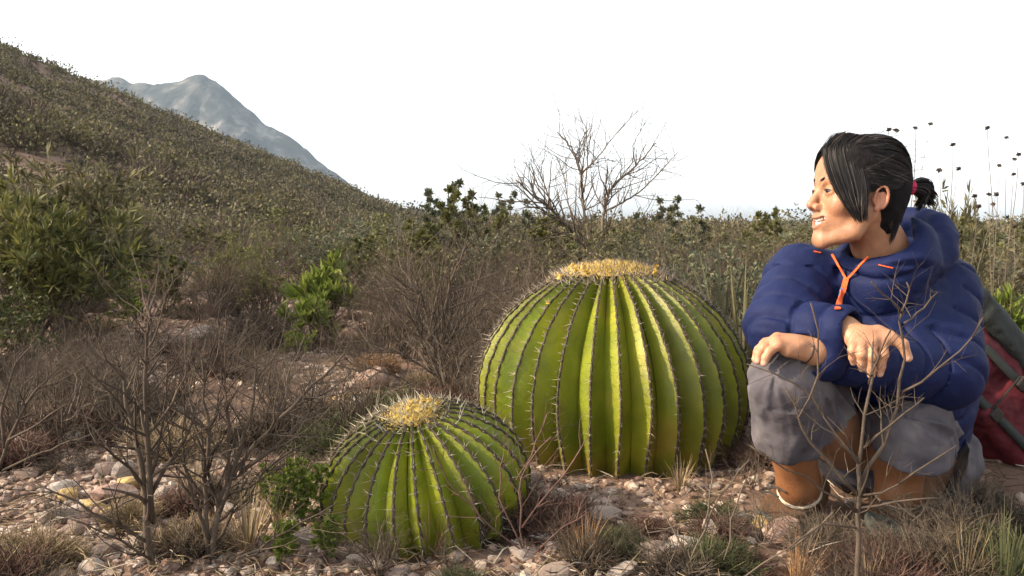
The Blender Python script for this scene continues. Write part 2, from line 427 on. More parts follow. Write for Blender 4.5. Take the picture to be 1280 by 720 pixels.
def build_cactus(label, loc, R, H, eq, nribs, depth, tilt, rot, crown_r, spine_len, spine_mat, areole_step, buds, squash=1.0, seed=0):
    root = thing('barrel_cactus', label, 'cactus', loc)
    root.rotation_euler = Euler((tilt[0], tilt[1], 0)).to_matrix().to_euler()
    FOOTPRINTS.append((loc[0], loc[1], R * 0.93))
    pexp = 1.88
    nz_low, nz_up = 10, 34
    zs, rs = [], []
    for k in range(nz_low):
        z = -0.10 + (eq + 0.10) * k / nz_low
        zs.append(z); rs.append(R * math.sqrt(max(0.05, 1 - ((eq - z) / (eq * 2.1 + 0.1))**2)))
    for k in range(nz_up + 1):
        th = math.radians(86.5) * k / nz_up
        zs.append(eq + (H - eq) * math.sin(th)**(2 / pexp)); rs.append(R * math.cos(th)**(2 / pexp))
    zs, rs = np.array(zs), np.array(rs)
    arc = np.concatenate([[0], np.cumsum(np.hypot(np.diff(zs), np.diff(rs)))])
    S = np.array([-1, -.97, -.86, -.68, -.48, -.28, -.12, -.04, 0, .04, .12, .28, .48, .68, .86, .97, 1.0])
    for k in range(nribs):
        phi0 = rot + 2 * math.pi * k / nribs
        wob = 0.05 * vnoise(zs * 5, k * 3.1 + 0 * zs, seed + 0 * zs) * (math.pi * 2 / nribs) * 2
        dep = depth * np.clip(rs / (0.55 * R), 0.0, 1.0) * (1 + 0.15 * vnoise(zs * 4, k * 1.7 + 0 * zs, seed + 4.0 + 0 * zs))
        rr, ss = np.meshgrid(np.arange(len(zs)), S, indexing='ij')
        sa = np.abs(ss)
        prof = np.sqrt(sa**2 + 0.02**2) - 0.02
        prof = 0.80 * prof + 0.20 * np.sin(prof * math.pi / 2)
        ridge_wave = 0.0022 * np.cos(arc[rr] / areole_step * 2 * math.pi) * np.exp(-(sa / 0.25)**2)
        rad = rs[rr] - dep[rr] * prof + ridge_wave
        face_n = 0.004 * vnoise(zs[rr] * 9, ss * 2.0 + 7 * k, seed + 0 * ss) * (1 - sa) * sa * 4
        rad = rad + face_n
        phi = phi0 + ss * math.pi / nribs + wob[rr] * (1 - sa)
        # bumps at the valley continue round the plant: neighbours meet exactly at s = +-1
        V = np.stack([rad * np.cos(phi), rad * np.sin(phi) * squash, zs[rr] - 0.25 * dep[rr] * prof * np.clip((zs[rr] - eq) / (H - eq), 0, 1)], -1)
        n_s = len(S); A, B = np.meshgrid(np.arange(len(zs) - 1), np.arange(n_s - 1), indexing='ij'); q = (A * n_s + B).ravel()
        me = mesh_np('rib', V.reshape(-1, 3), [np.stack([q, q + 1, q + n_s + 1, q + n_s], -1)], M['cactus'])
        rib = obj('rib', me, root)
        # own colour of the skin: corky brown scars low down, yellow edge along the ridge
        w = V.reshape(-1, 3)
        nz_ = fbm(w[:, 0] * 9, w[:, 1] * 9, w[:, 2] * 9 + seed, 3)
        cork = np.clip(0.9 - w[:, 2] / (0.24 * H) + 0.9 * nz_, 0, 1)[:, None] * 0.75
        edge = np.exp(-(sa.reshape(-1) / 0.10)**2)[:, None] * 0.5
        speck = (vnoise(w[:, 0] * 70, w[:, 1] * 70, w[:, 2] * 70) > 0.72)[:, None] * 0.35
        n2 = fbm(w[:, 0] * 22, w[:, 1] * 22, w[:, 2] * 6 + seed + 9, 3)
        scar = np.clip(n2 * 2.2 - 1.25, 0, 1)[:, None] * .6
        tint = np.ones((len(w), 3)) * (1 + 0.22 * nz_[:, None] + .10 * n2[:, None]) * np.array([RNG.uniform(.92, 1.1), RNG.uniform(.95, 1.05), 1.0])
        tint = tint * (1 - scar) + scar * np.array([1.3, .85, 2.6])
        tint = tint * (1 - edge) + edge * np.array([1.5, 1.25, 0.9])
        tint = tint * (1 - cork) + cork * np.array([1.15, 0.62, 2.0])
        tint = tint * (1 - speck) + speck * np.array([0.55, 0.35, 0.8])
        at = me.color_attributes.new('tint', 'FLOAT_COLOR', 'POINT')
        at.data.foreach_set('color', np.concatenate([tint, np.ones((len(w), 1))], 1).astype(np.float32).ravel())
        # areoles and thorns along the ridge
        ri = V[:, n_s // 2]
        e1 = np.array([math.cos(phi0), math.sin(phi0) * squash, 0.0])
        tan_ = np.gradient(ri, axis=0); tan_ /= np.linalg.norm(tan_, axis=1)[:, None]
        side = np.array([-math.sin(phi0), math.cos(phi0), 0.0])
        nrm = np.cross(side[None], tan_); nrm /= np.linalg.norm(nrm, axis=1)[:, None]
        nrm *= np.sign((nrm * (e1 + np.array([0, 0, .6]))).sum(1))[:, None]
        a_pos = np.arange(0.10, arc[-1] - 0.01, areole_step)
        def at_arc(arr, s): return np.stack([np.interp(s, arc, arr[:, c]) for c in range(3)], -1)
        fine = np.arange(0.05, arc[-1] - 0.006, areole_step / 3)
        ft = fine / areole_step
        line = MB()
        line.tube(at_arc(ri, fine) - at_arc(nrm, fine) * 0.0006, 0.0024 + 0.0022 * (np.cos(ft * 2 * math.pi + 0.6)) ** 2 * NR.uniform(0.6, 1.2, len(fine)), 5)
        obj('areole_line', line.mesh('areole_line', M['areole']), rib)
        sp = MB()
        ap, an, at_ = at_arc(ri, a_pos), at_arc(nrm, a_pos), at_arc(tan_, a_pos)
        na = len(ap)
        jit = lambda s=0.25: NR.normal(size=(na, 3)) * s
        sc = NR.uniform(0.75, 1.2, na)
        spikes(sp, ap, an * 0.9 - at_ * 0.35 + jit(), spine_len * 1.15 * sc, 0.0013)
        for sg in (-1, 1):
            spikes(sp, ap, side * sg * 0.95 + an * 0.5 + jit(), spine_len * NR.uniform(0.6, 1.05, na), 0.0011)
            spikes(sp, ap, side * sg * 0.55 + an * 0.5 + at_ * RNG.choice([-.5, .5]) + jit(0.3), spine_len * NR.uniform(0.35, 0.8, na), 0.0009)
        spikes(sp, ap, an * 0.5 + at_ * 0.8 + jit(), spine_len * NR.uniform(0.5, 0.9, na), 0.0010)
        obj('spine_row', sp.mesh('spine_row', spine_mat), rib)
    # woolly crown
    th = np.linspace(0, 2 * math.pi, 49)[:-1]
    rings = np.linspace(0.02, 1, 9)
    def top_z(r): return np.interp(r, rs[::-1], zs[::-1])
    v = []
    for q in rings:
        r = crown_r * q * (1 + 0.05 * np.sin(th * 7 + seed) + 0.04 * np.sin(th * 13))
        v.append(np.stack([r * np.cos(th), r * np.sin(th) * squash, top_z(r) + 0.005 * (1 - q**4) + 0.003 * np.sin(th * 11 + q * 9)], -1))
    v = np.concatenate(v); n = 48
    qd = [(a * n + b, a * n + (b + 1) % n, (a + 1) * n + (b + 1) % n, (a + 1) * n + b) for a in range(8) for b in range(n)]
    crown = obj('crown', mesh_np('crown', v, [np.array(qd)], M['wool']), root)
    hb = MB(); nh = int(5200 * (crown_r / 0.17)**1.5)
    ang = NR.uniform(0, 2 * math.pi, nh); rr = crown_r * np.sqrt(np.abs(NR.normal(0.35, 0.55, nh)))
    pos = np.stack([rr * np.cos(ang), rr * np.sin(ang) * squash, top_z(rr) + 0.004], -1)
    dr = np.stack([np.cos(ang) * 0.4, np.sin(ang) * 0.4, np.ones(nh)], -1) + NR.normal(size=(nh, 3)) * 0.4
    spikes(hb, pos, dr, NR.uniform(0.005, 0.017, nh) * min(1.0, crown_r / .1) * np.clip(0.75 + 0.7 * vnoise(pos[:, 0] * 28, pos[:, 1] * 28, 0.0), .3, 1.4), 0.0016)
    obj('wool', hb.mesh('wool', M['wool']), crown, kind='stuff')
    ds = MB(); nd = int(nh * (0.15 if crown_r > .1 else 0.05))
    ang = NR.uniform(0, 2 * math.pi, nd); rr = crown_r * np.sqrt(NR.uniform(0.3, 2.2, nd))
    pos = np.stack([rr * np.cos(ang), rr * np.sin(ang) * squash, top_z(rr)], -1)
    dr = np.stack([np.cos(ang) * 0.6, np.sin(ang) * 0.6, np.ones(nd)], -1) + NR.normal(size=(nd, 3)) * 0.35
    spikes(ds, pos, dr, NR.uniform(0.02, 0.042, nd), 0.0013)
    obj('crown_thorns', ds.mesh('crown_thorns', spine_mat), crown, kind='stuff')
    # flower buds, each a ribbed egg with a tuft
    u = np.linspace(0, 1, 8); prof = np.array([0.55, 0.8, 0.98, 1.0, 0.9, 0.75, 0.8, 0.35])
    b8 = MB(); b8.tube(np.stack([0 * u, 0 * u, u * 1.7], -1), prof * 0.62, 7, cap=True)
    pa = np.linspace(0, 2 * math.pi, 15)[:-1]
    b8.leaves(np.stack([.3 * np.cos(pa), .3 * np.sin(pa), 0 * pa + 1.2], -1), np.stack([.45 * np.cos(pa), .45 * np.sin(pa), 0 * pa + 1], -1) + NR.normal(size=(14, 3)) * .2, 1.15, .28, .3)
    bm_ = b8.mesh('flower_bud', M['bud'])
    for a, q, s in buds:
        r = crown_r * q
        o = obj('flower_bud', bm_, crown)
        o.location = (r * math.cos(a), r * math.sin(a) * squash, float(top_z(r)) + 0.004)
        s = s * RNG.uniform(.4, .85); o.scale = (s * RNG.uniform(.8, 1.2), s, s * RNG.uniform(0.6, 1.0)); o.rotation_euler = (RNG.uniform(-.7, .7), RNG.uniform(-.7, .7), RNG.uniform(0, 6))
    return root

def build_cacti():
    bx, by = (768 - 640) / 1000 * 2.45, 2.45
    bl = [(RNG.uniform(1.2, 4.2), RNG.uniform(0.75, 1.05), RNG.uniform(.010, .016)) for _ in range(16)]
    bl += [(3.6, 1.35, .014), (4.05, 0.98, .014), (5.6, 1.15, .013), (4.9, 1.0, .012), (0.2, 1.1, .013), (3.9, 2.05, .011)]
    build_cactus('large green barrel cactus with yellow woolly crown between the crouching person and the smaller cactus', (bx, by, gz(bx, by) - 0.005), 0.415, 0.535, 0.165, 33, 0.050,
                 (math.radians(1), math.radians(-1.5)), math.radians(-90) + 0.11, 0.132, 0.024, M['spine'], 0.023, bl, seed=1)
    sx, sy = (540 - 640) / 1000 * 1.80, 1.80
    bs = [(0.7, 0.8, .013), (1.2, 0.9, .012), (0.35, 0.95, .012), (1.0, 0.55, .013), (1.7, 0.7, .011), (2.4, 0.8, .010)]
    build_cactus('smaller leaning barrel cactus with long pale thorns and a bright yellow tuft on top', (sx, sy, gz(sx, sy) - 0.02), 0.236, 0.292, 0.115, 25, 0.037,
                 (math.radians(13), math.radians(-8)), math.radians(-90) + 0.05, 0.058, 0.028, M['spine_pale'], 0.028, bs, seed=5)
# ------------------------------------------------------------------ plants
def grow(mb, tips, rng, p, d, L, r, lev, crook=0.25, up=0.05, kids=(3, 5), ang=(25, 60), ratio=(0.45, 0.72), seg=None, sides=None, taper=0.35, start=0.25):
    n = max(3, min(8, int(L / (seg or 0.06))))
    pts, dirs = [np.array(p)], []
    d = np.array(d, float); d /= np.linalg.norm(d)
    for s in range(n):
        d = d + np.array([rng.gauss(0, crook), rng.gauss(0, crook), rng.gauss(0, crook) + up]); d /= np.linalg.norm(d)
        pts.append(pts[-1] + d * L / n); dirs.append(d.copy())
    rad = np.linspace(r, r * taper, n + 1)
    mb.tube(pts, rad, sides or (5 if lev >= 3 else 4 if lev == 2 else 3))
    if lev <= 1: tips.append((pts[-1], dirs[-1], pts[-2]))
    if lev > 0:
        for c in range(rng.randint(*kids)):
            t = rng.uniform(start, 1.0); k = min(n - 1, int(t * n)); f = t * n - k
            q = pts[k] * (1 - f) + pts[k + 1] * f
            a = math.radians(rng.uniform(*ang)); ax = np.cross(dirs[k], [rng.gauss(0, 1), rng.gauss(0, 1), rng.gauss(0, 1)]); ax /= np.linalg.norm(ax) + 1e-9
            nd = dirs[k] * math.cos(a) + ax * math.sin(a)
            rr = (rad[k] * (1 - f) + rad[k + 1] * f) * rng.uniform(0.55, 0.8)
            grow(mb, tips, rng, q, nd, L * rng.uniform(*ratio), rr, lev - 1, crook, up, kids, ang, ratio, seg, sides, taper, start)

def twig_mesh(seed, h, spread, stems, r, lev=3, mat_=None, crook=0.2, up=0.08, kids=(3, 5), ang=(20, 55), first=0.6, ratio=(0.45, 0.72), name='stem'):
    rng = random.Random(seed); mb = MB(); tips = []
    for s in range(stems):
        a = rng.uniform(0, 2 * math.pi); sl = rng.uniform(0.1, 1.0) * spread
        d = np.array([math.cos(a) * sl, math.sin(a) * sl, 1.0])
        grow(mb, tips, rng, np.array([math.cos(a) * 0.03 * h * sl, math.sin(a) * 0.03 * h * sl, -0.03]), d, h * first * rng.uniform(0.75, 1.15), r * rng.uniform(0.7, 1.1), lev, crook, up, kids, ang, ratio)
    return mb, tips

def leaf_on(tips, n, L, W, spreadang=0.9, back=0.6, seed=0, droop=0.0, fold=0.25):
    lb = MB(); pos, dirs = [], []
    rng = np.random.default_rng(seed)
    for p, d, q in tips:
        k = rng.poisson(n)
        if k == 0: continue
        t = rng.uniform(0, back, k)[:, None]
        pos.append(p * (1 - t) + q * t)
        dd = d[None] + rng.normal(size=(k, 3)) * spreadang; dd[:, 2] -= droop
        dirs.append(dd)
    pos, dirs = np.concatenate(pos), np.concatenate(dirs)
    m = len(pos)
    lb.leaves(pos, dirs, L * rng.uniform(0.6, 1.25, m), W * rng.uniform(0.7, 1.2, m), fold)
    return lb

def put(kind, category, parts, loc, label, group=None, rz=0.0, s=1.0, sz=None, tilt=(0, 0)):
    t = thing(kind, label, category, loc, group)
    t.rotation_euler = (tilt[0], tilt[1], rz); t.scale = (s, s, sz or s)
    for nm, me in parts:
        obj(nm, me, t)
    return t

PROTO = {}
def protos():
    def tw(key, m, *a, **k):
        mb, tips = twig_mesh(*a, **k); PROTO[key] = [('branch_frame', mb.mesh(key, M[m]))]; return tips
    # bare, finely branched grey shrubs (unit: about 1 m tall)
    for i in range(3):
        tw('bare%d' % i, 'twig_grey', 100 + i, 1.0, 0.75, 9, 0.011, lev=3, kids=(3, 5))
    for i in range(2):
        tw('dark%d' % i, 'twig_dark', 120 + i, 1.0, 0.8, 9, 0.013, lev=3, kids=(3, 5), crook=0.26)
    # shrubs with sparse leaves
    for i, (lm, n, L, W) in enumerate([('leaf_olive', 5, .045, .009), ('leaf_mid', 7, .05, .011), ('leaf_grey', 6, .045, .008), ('leaf_dark', 9, .055, .013)]):
        mb, tips = twig_mesh(140 + i, 1.0, 0.8, 8, 0.012, lev=3, kids=(3, 4))
        PROTO['leafy%d' % i] = [('branch_frame', mb.mesh('b', M['twig_dark' if i % 2 else 'twig_grey'])), ('foliage', leaf_on(tips, n, L, W, seed=i).mesh('f', M[lm]))]
    # shrub with round heads of broad leaves on bare stems
    for i, lm in enumerate(['leaf_mid', 'leaf_grey', 'leaf_bright']):
        mb, tips = twig_mesh(160 + i, 1.0, 0.65, 6, 0.014, lev=2, kids=(3, 4), first=0.7, up=0.14, ratio=(0.4, 0.6))
        PROTO['head%d' % i] = [('branch_frame', mb.mesh('b', M['twig_grey'])), ('foliage', leaf_on(tips, 44, .055, .014, spreadang=1.1, back=0.45, seed=20 + i).mesh('f', M[lm]))]
    # narrow-leaved green bush
    for i, lm in enumerate(['leaf_mid', 'leaf_olive']):
        mb, tips = twig_mesh(170 + i, 1.0, 0.6, 12, 0.010, lev=3, kids=(3, 4), up=0.12, ang=(15, 40))
        PROTO['bush%d' % i] = [('branch_frame', mb.mesh('b', M['twig_dark'])), ('foliage', leaf_on(tips, 8, .080, .0085, spreadang=0.55, back=1.0, seed=30 + i).mesh('f', M[lm]))]
    # bright succulent clump: upright fleshy leaf rosettes
    for i, (lm, L) in enumerate([('leaf_bright', .16), ('leaf_bright', .11), ('leaf_grey', .055)]):
        rng = random.Random(180 + i); mb, tips = twig_mesh(180 + i, 0.6, 0.9, 9, 0.014, lev=1, kids=(2, 3), first=0.7, up=0.2, ratio=(0.4, 0.6))
        lb = MB(); pos, dr = [], []
        for p, d, q in tips:
            k = 22 if i < 2 else 48
            pos.append(np.repeat(p[None], k, 0)); dd = NR.normal(size=(k, 3)) * 0.55 + d[None] * 0.5 + np.array([[0, 0, 0.55]]); dr.append(dd)
        lb.leaves(np.concatenate(pos), np.concatenate(dr), L * NR.uniform(.6, 1.2, len(np.concatenate(pos))), L * 0.13, 0.5)
        PROTO['rosette%d' % i] = [('branch_frame', mb.mesh('b', M['twig_grey'])), ('foliage', lb.mesh('f', M[lm]))]
    # strap-leaved tuft (grey green) with dry lower leaves
    for i, lm in enumerate(['leaf_grey', 'leaf_olive', 'leaf_bright']):
        rng = random.Random(190 + i); lb, db = MB(), MB()
        for k in range(150):
            a = rng.uniform(0, 6.28); el = rng.uniform(0.25, 1.45)
            lb.blade((0.03 * math.cos(a), 0.03 * math.sin(a), 0), (math.cos(a) * math.cos(el), math.sin(a) * math.cos(el), math.sin(el)), rng.uniform(.55, 1.0), rng.uniform(.006, .011), rng.uniform(.1, .9), 4)
        for k in range(50):
            a = rng.uniform(0, 6.28); el = rng.uniform(-.1, .5)
            db.blade((0.03 * math.cos(a), 0.03 * math.sin(a), 0.02), (math.cos(a) * math.cos(el), math.sin(a) * math.cos(el), math.sin(el)), rng.uniform(.3, .7), rng.uniform(.006, .011), rng.uniform(.3, 1.2), 4)
        PROTO['strap%d' % i] = [('foliage', lb.mesh('f', M[lm])), ('dry_skirt', db.mesh('d', M['leaf_dry']))]
    # low cushions of very fine dead twigs (unit radius 1)
    for i, m in enumerate(['twig_red', 'twig_grey', 'straw', 'moss', 'orange_straw']):
        rng = random.Random(200 + i); mb = MB()
        for k in range(420):
            a = rng.uniform(0, 6.28); el = math.asin(rng.uniform(0.05, 1)); r0 = rng.uniform(0, .35)
            d = np.array([math.cos(a) * math.cos(el), math.sin(a) * math.cos(el), math.sin(el) * 0.8])
            p = np.array([math.cos(a) * r0, math.sin(a) * r0, -0.02]); L = rng.uniform(.55, 1.0); n = 4; pts = [p]
            for s in range(n):
                d = d + np.array([rng.gauss(0, .3), rng.gauss(0, .3), rng.gauss(0, .3)]); d /= np.linalg.norm(d); pts.append(pts[-1] + d * L / n)
            mb.tube(pts, np.linspace(.016, .006, n + 1), 3)
            for c in range(3):
                b = pts[rng.randint(1, 3)]; e = d + np.array([rng.gauss(0, .7), rng.gauss(0, .7), rng.gauss(0, .5)]); e /= np.linalg.norm(e)
                mb.tube([b, b + e * L * .2, b + e * L * .36 + np.array([0, 0, .03])], [.009, .007, .004], 3)
        PROTO['mound%d' % i] = [('twig_cushion', mb.mesh('m', M[m]))]
    # grass tufts (unit height 1)
    for i, m in enumerate(['straw', 'orange_straw', 'moss']):
        rng = random.Random(210 + i); mb = MB()
        for k in range(130):
            a = rng.uniform(0, 6.28); el = rng.uniform(0.6, 1.5); r0 = rng.uniform(0, .16)
            mb.blade((r0 * math.cos(a), r0 * math.sin(a), -0.02), (math.cos(a) * math.cos(el), math.sin(a) * math.cos(el), math.sin(el)), rng.uniform(.4, 1.0), .009, rng.uniform(.1, 1.1), 3)
        PROTO['tuft%d' % i] = [('blade_tuft', mb.mesh('t', M[m]))]
    # herb: small upright leafy plant, yellow green
    for i in range(2):
        mb, tips = twig_mesh(220 + i, 1.0, 0.5, 9, 0.010, lev=2, kids=(4, 6), up=0.18, ang=(20, 45), ratio=(0.3, 0.5), first=0.8)
        PROTO['herb%d' % i] = [('branch_frame', mb.mesh('b', M['twig_grey'])), ('foliage', leaf_on(tips, 16, .075, .017, back=1.0, seed=50 + i).mesh('f', M['leaf_bright']))]

def unit_height():
    for key, parts in PROTO.items():
        if key.startswith(('mound', 'tuft')): continue
        top = 0.0
        for nm, me in parts:
            co = np.empty(len(me.vertices) * 3, np.float32); me.vertices.foreach_get('co', co); top = max(top, float(np.percentile(co[2::3], 99.7)))
        for nm, me in parts: me.transform(Matrix.Scale(1.0 / top, 4))

def at_px(px, Y):
    x = (px - CX) / F_PX * Y
    return x, Y

def plant(key, px, Y, s, label, kind='shrub', category='shrub', group=None, sz=None, rz=None, tilt=(0, 0), sink=0.0, wide=1.0):
    x, y = at_px(px, Y)
    if s > 5: sz = P(px, s, Y)[2] - gz(x, y); s = sz * wide      # height from the pixel row of its top
    return put(kind, category, PROTO[key], (x, y, gz(x, y) - sink), label, group, RNG.uniform(0, 6.28) if rz is None else rz, s, sz, tilt)

def path_shrub(name, label, category, paths, base_r, m, seed, kids=2, kid_len=0.12, thin=0.65):
    """a bare shrub whose main boughs follow given pixel paths at given distances; twigs are added at random"""
    rng = random.Random(seed)
    p0 = P(*paths[0][0]); bz = gz(p0[0], p0[1])
    t = thing(name, label, category, (p0[0], p0[1], bz))
    off = np.array([p0[0], p0[1], bz])
    for ip, path in enumerate(paths):
        mb = MB(); dummy = []
        r0 = base_r
        if isinstance(path[-1], float): r0, path = path[-1], path[:-1]
        r0 = r0 * thin
        pts = np.array([P(*q) for q in path]) - off
        if path[0][1] > 700 or ip == 0: pts[0, 2] = min(pts[0, 2], gz(pts[0, 0] + off[0], pts[0, 1] + off[1]) - off[2] - 0.02)
        # resample with crookedness
        u = np.linspace(0, 1, len(pts)); n = max(6, int(np.linalg.norm(np.diff(pts, axis=0), axis=1).sum() / 0.03))
        uu = np.linspace(0, 1, n); fine = np.stack([np.interp(uu, u, pts[:, c]) for c in range(3)], -1)
        ker = np.array([.25, .5, .25])
        for _ in range(3):
            for c in range(3): fine[1:-1, c] = np.convolve(fine[:, c], ker, 'valid')
        fine[1:] += np.array([[rng.gauss(0, .0022) for _ in range(3)] for _ in range(n - 1)])
        rad = np.linspace(r0, max(r0 * 0.3, 0.0012), n)
        rad = rad * np.array([rng.uniform(.9, 1.15) for _ in range(n)])
        mb.tube(fine, rad, 6, cap=True)
        for k in range(int(kids * n / 5)):
            i = rng.randint(int(n * .25), n - 2); d = fine[i + 1] - fine[i]; d /= np.linalg.norm(d)
            ax = np.cross(d, [rng.gauss(0, 1) for _ in range(3)]); ax /= np.linalg.norm(ax)
            a = math.radians(rng.uniform(25, 65))
            grow(mb, dummy, rng, fine[i], d * math.cos(a) + ax * math.sin(a), kid_len * rng.uniform(.4, 1.2), rad[i] * rng.uniform(.4, .65), 1, 0.16, 0.06, (1, 3), seg=0.025, sides=4)
        obj('bough', mb.mesh('bough', M[m]), t)
    return t

def build_foreground_shrubs():
    D = 1.45
    path_shrub('bare_shrub', 'dark bare twiggy shrub rising among the stones, without leaves, close to a red stone', 'shrub',
               [[(188, 735, 1.5), (186, 640, 1.5), (172, 560, 1.5), (155, 500, 1.52), (152, 445, 1.52), .010],
                [(190, 650, 1.5), (186, 560, 1.48), (178, 480, 1.46), (184, 420, 1.45), (192, 372, 1.45), .008],
                [(188, 620, 1.5), (215, 570, 1.5), (240, 540, 1.48), (250, 500, 1.47), .006],
                [(188, 680, 1.5), (150, 655, 1.46), (110, 635, 1.43), (40, 600, 1.42), .005],
                [(186, 600, 1.5), (210, 520, 1.52), (205, 450, 1.55), .005],
                [(190, 700, 1.5), (170, 690, 1.46), (130, 660, 1.40), (80, 645, 1.38), .004]], .011, 'twig_dark', 1, 7, .17, .75)
    path_shrub('bare_shrub', 'grey bare shrub with long branches leaning toward the smaller cactus', 'shrub',
               [[(262, 740, 1.55), (268, 660, 1.55), (285, 600, 1.56), (330, 540, 1.6), (385, 490, 1.66), (432, 440, 1.72), .010],
                [(262, 700, 1.55), (255, 620, 1.55), (262, 560, 1.56), (258, 500, 1.56), (250, 440, 1.58), .008],
                [(275, 640, 1.55), (300, 560, 1.57), (320, 500, 1.6), (318, 440, 1.62), .007],
                [(265, 680, 1.55), (240, 620, 1.53), (225, 560, 1.50), (232, 500, 1.5), .006],
                [(300, 590, 1.57), (345, 560, 1.6), (385, 520, 1.65), (405, 490, 1.7), .006],
                [(285, 610, 1.56), (290, 540, 1.55), (275, 480, 1.54), (282, 430, 1.54), .006],
                [(262, 715, 1.55), (315, 690, 1.5), (350, 668, 1.48), (420, 630, 1.46), .004],
                [(262, 690, 1.55), (310, 620, 1.6), (340, 575, 1.64), (400, 545, 1.7), .005]], .011, 'twig_dark', 2, 8, .17, .75)
    path_shrub('bare_shrub', 'bare grey shrub with forked twigs in front of the crouching person', 'shrub',
               [[(1072, 725, 1.30), (1070, 660, 1.30), (1074, 600, 1.30), (1078, 540, 1.31), (1088, 470, 1.32), (1092, 425, 1.33), .0085],
                [(1074, 610, 1.30), (1100, 560, 1.31), (1122, 520, 1.32), (1128, 470, 1.32), (1130, 410, 1.32), (1128, 385, 1.32), .0075],
                [(1128, 392, 1.32), (1108, 372, 1.31), (1087, 352, 1.30), .0032],
                [(1128, 395, 1.32), (1136, 375, 1.33), (1133, 352, 1.33), .0030],
                [(1130, 404, 1.32), (1152, 388, 1.33), (1172, 366, 1.33), .0030],
                [(1128, 490, 1.32), (1160, 480, 1.31), (1190, 455, 1.30), (1214, 425, 1.30), (1228, 398, 1.30), .0042],
                [(1074, 620, 1.30), (1040, 590, 1.29), (1010, 555, 1.28), (998, 520, 1.28), (985, 482, 1.28), .0062],
                [(998, 522, 1.28), (1018, 490, 1.28), (1032, 460, 1.28), (1030, 425, 1.27), (1016, 380, 1.26), .0034],
                [(1076, 580, 1.30), (1050, 560, 1.30), (1035, 525, 1.31), (1020, 490, 1.32), (985, 468, 1.32), (935, 455, 1.32), .0040],
                [(1080, 560, 1.30), (1110, 530, 1.28), (1135, 512, 1.27), (1158, 498, 1.27), .0040],
                [(1074, 620, 1.30), (1110, 618, 1.28), (1135, 605, 1.27), (1150, 575, 1.27), (1196, 558, 1.27), .0045],
                [(1074, 635, 1.30), (1115, 632, 1.27), (1150, 620, 1.26), (1180, 622, 1.26), .0042],
                [(1086, 480, 1.32), (1098, 445, 1.30), (1115, 412, 1.29), .0035],
                [(1070, 640, 1.30), (1030, 612, 1.28), (985, 585, 1.27), (938, 562, 1.26), .0036],
                [(1070, 660, 1.30), (1035, 650, 1.27), (1010, 662, 1.25), (985, 690, 1.24), .0034]], .0095, 'twig_dark', 3, 4, .075, .52)
    path_shrub('bare_shrub', 'thin pale dry shoots forking at the foot of the large cactus beside the boot', 'shrub',
               [[(845, 722, 1.42), (880, 660, 1.44), (900, 615, 1.46), (935, 572, 1.48), .0034],
                [(880, 660, 1.44), (885, 620, 1.45), (893, 590, 1.46), (882, 562, 1.47), .0026],
                [(905, 700, 1.42), (918, 640, 1.43), (932, 596, 1.44), .0026],
                [(860, 700, 1.43), (830, 640, 1.46), (805, 600, 1.5), .0024],
                [(905, 722, 1.40), (960, 690, 1.38), (1010, 672, 1.36), (1045, 640, 1.35), .0026]], .0036, 'twig_grey', 4, 3, .06, .6)
    path_shrub('bare_shrub', 'sparse reddish dry shrub with curling shoots between the two cacti', 'shrub',
               [[(660, 712, 1.55), (650, 640, 1.57), (645, 590, 1.6), (690, 545, 1.62), .0036],
                [(652, 660, 1.56), (690, 610, 1.6), (720, 575, 1.62), (735, 545, 1.64), .0034],
                [(655, 690, 1.55), (625, 640, 1.55), (620, 600, 1.55), (632, 570, 1.56), .0030],
                [(660, 700, 1.55), (700, 660, 1.52), (735, 640, 1.5), .0030],
                [(655, 690, 1.55), (600, 650, 1.5), (560, 600, 1.48), (540, 560, 1.46), .0026],
                [(645, 600, 1.6), (668, 560, 1.64), (682, 520, 1.68), .0024]], .0042, 'twig_red', 5, 5, .10)
    path_shrub('bare_shrub', 'dead branches sticking up beside the dark green bush, low over the stones', 'shrub',
               [[(-10, 600, 2.1), (15, 540, 2.1), (40, 490, 2.12), (75, 460, 2.15), .009],
                [(5, 560, 2.1), (0, 500, 2.1), (20, 450, 2.1), (45, 430, 2.1), .007],
                [(10, 550, 2.1), (50, 530, 2.08), (90, 500, 2.06), .006], [(0, 590, 2.1), (60, 560, 2.05), (110, 545, 2.02), .006]], .010, 'twig_dark', 6, 5, .2)
    path_shrub('bare_shrub', 'dry shrub with pale horizontal branches behind the smaller cactus', 'shrub',
               [[(548, 545, 3.2), (545, 450, 3.2), (530, 380, 3.25), (500, 330, 3.3), .016],
                [(548, 500, 3.2), (555, 420, 3.2), (560, 360, 3.15), (585, 300, 3.1), .012],
                [(546, 470, 3.2), (500, 440, 3.15), (455, 425, 3.1), (420, 430, 3.05), .008],
                [(545, 440, 3.2), (590, 400, 3.2), (630, 370, 3.2), .008],
                [(548, 510, 3.2), (500, 470, 3.0), (455, 458, 2.95), (425, 455, 2.9), .007],
                [(545, 430, 3.2), (510, 390, 3.2), (470, 350, 3.2), .008],
                [(550, 460, 3.2), (570, 410, 3.3), (600, 350, 3.4), (610, 290, 3.4), .009]], .018, 'twig_dark', 7, 7, .32)
    # the bare tree behind the large cactus
    Y = 5.2
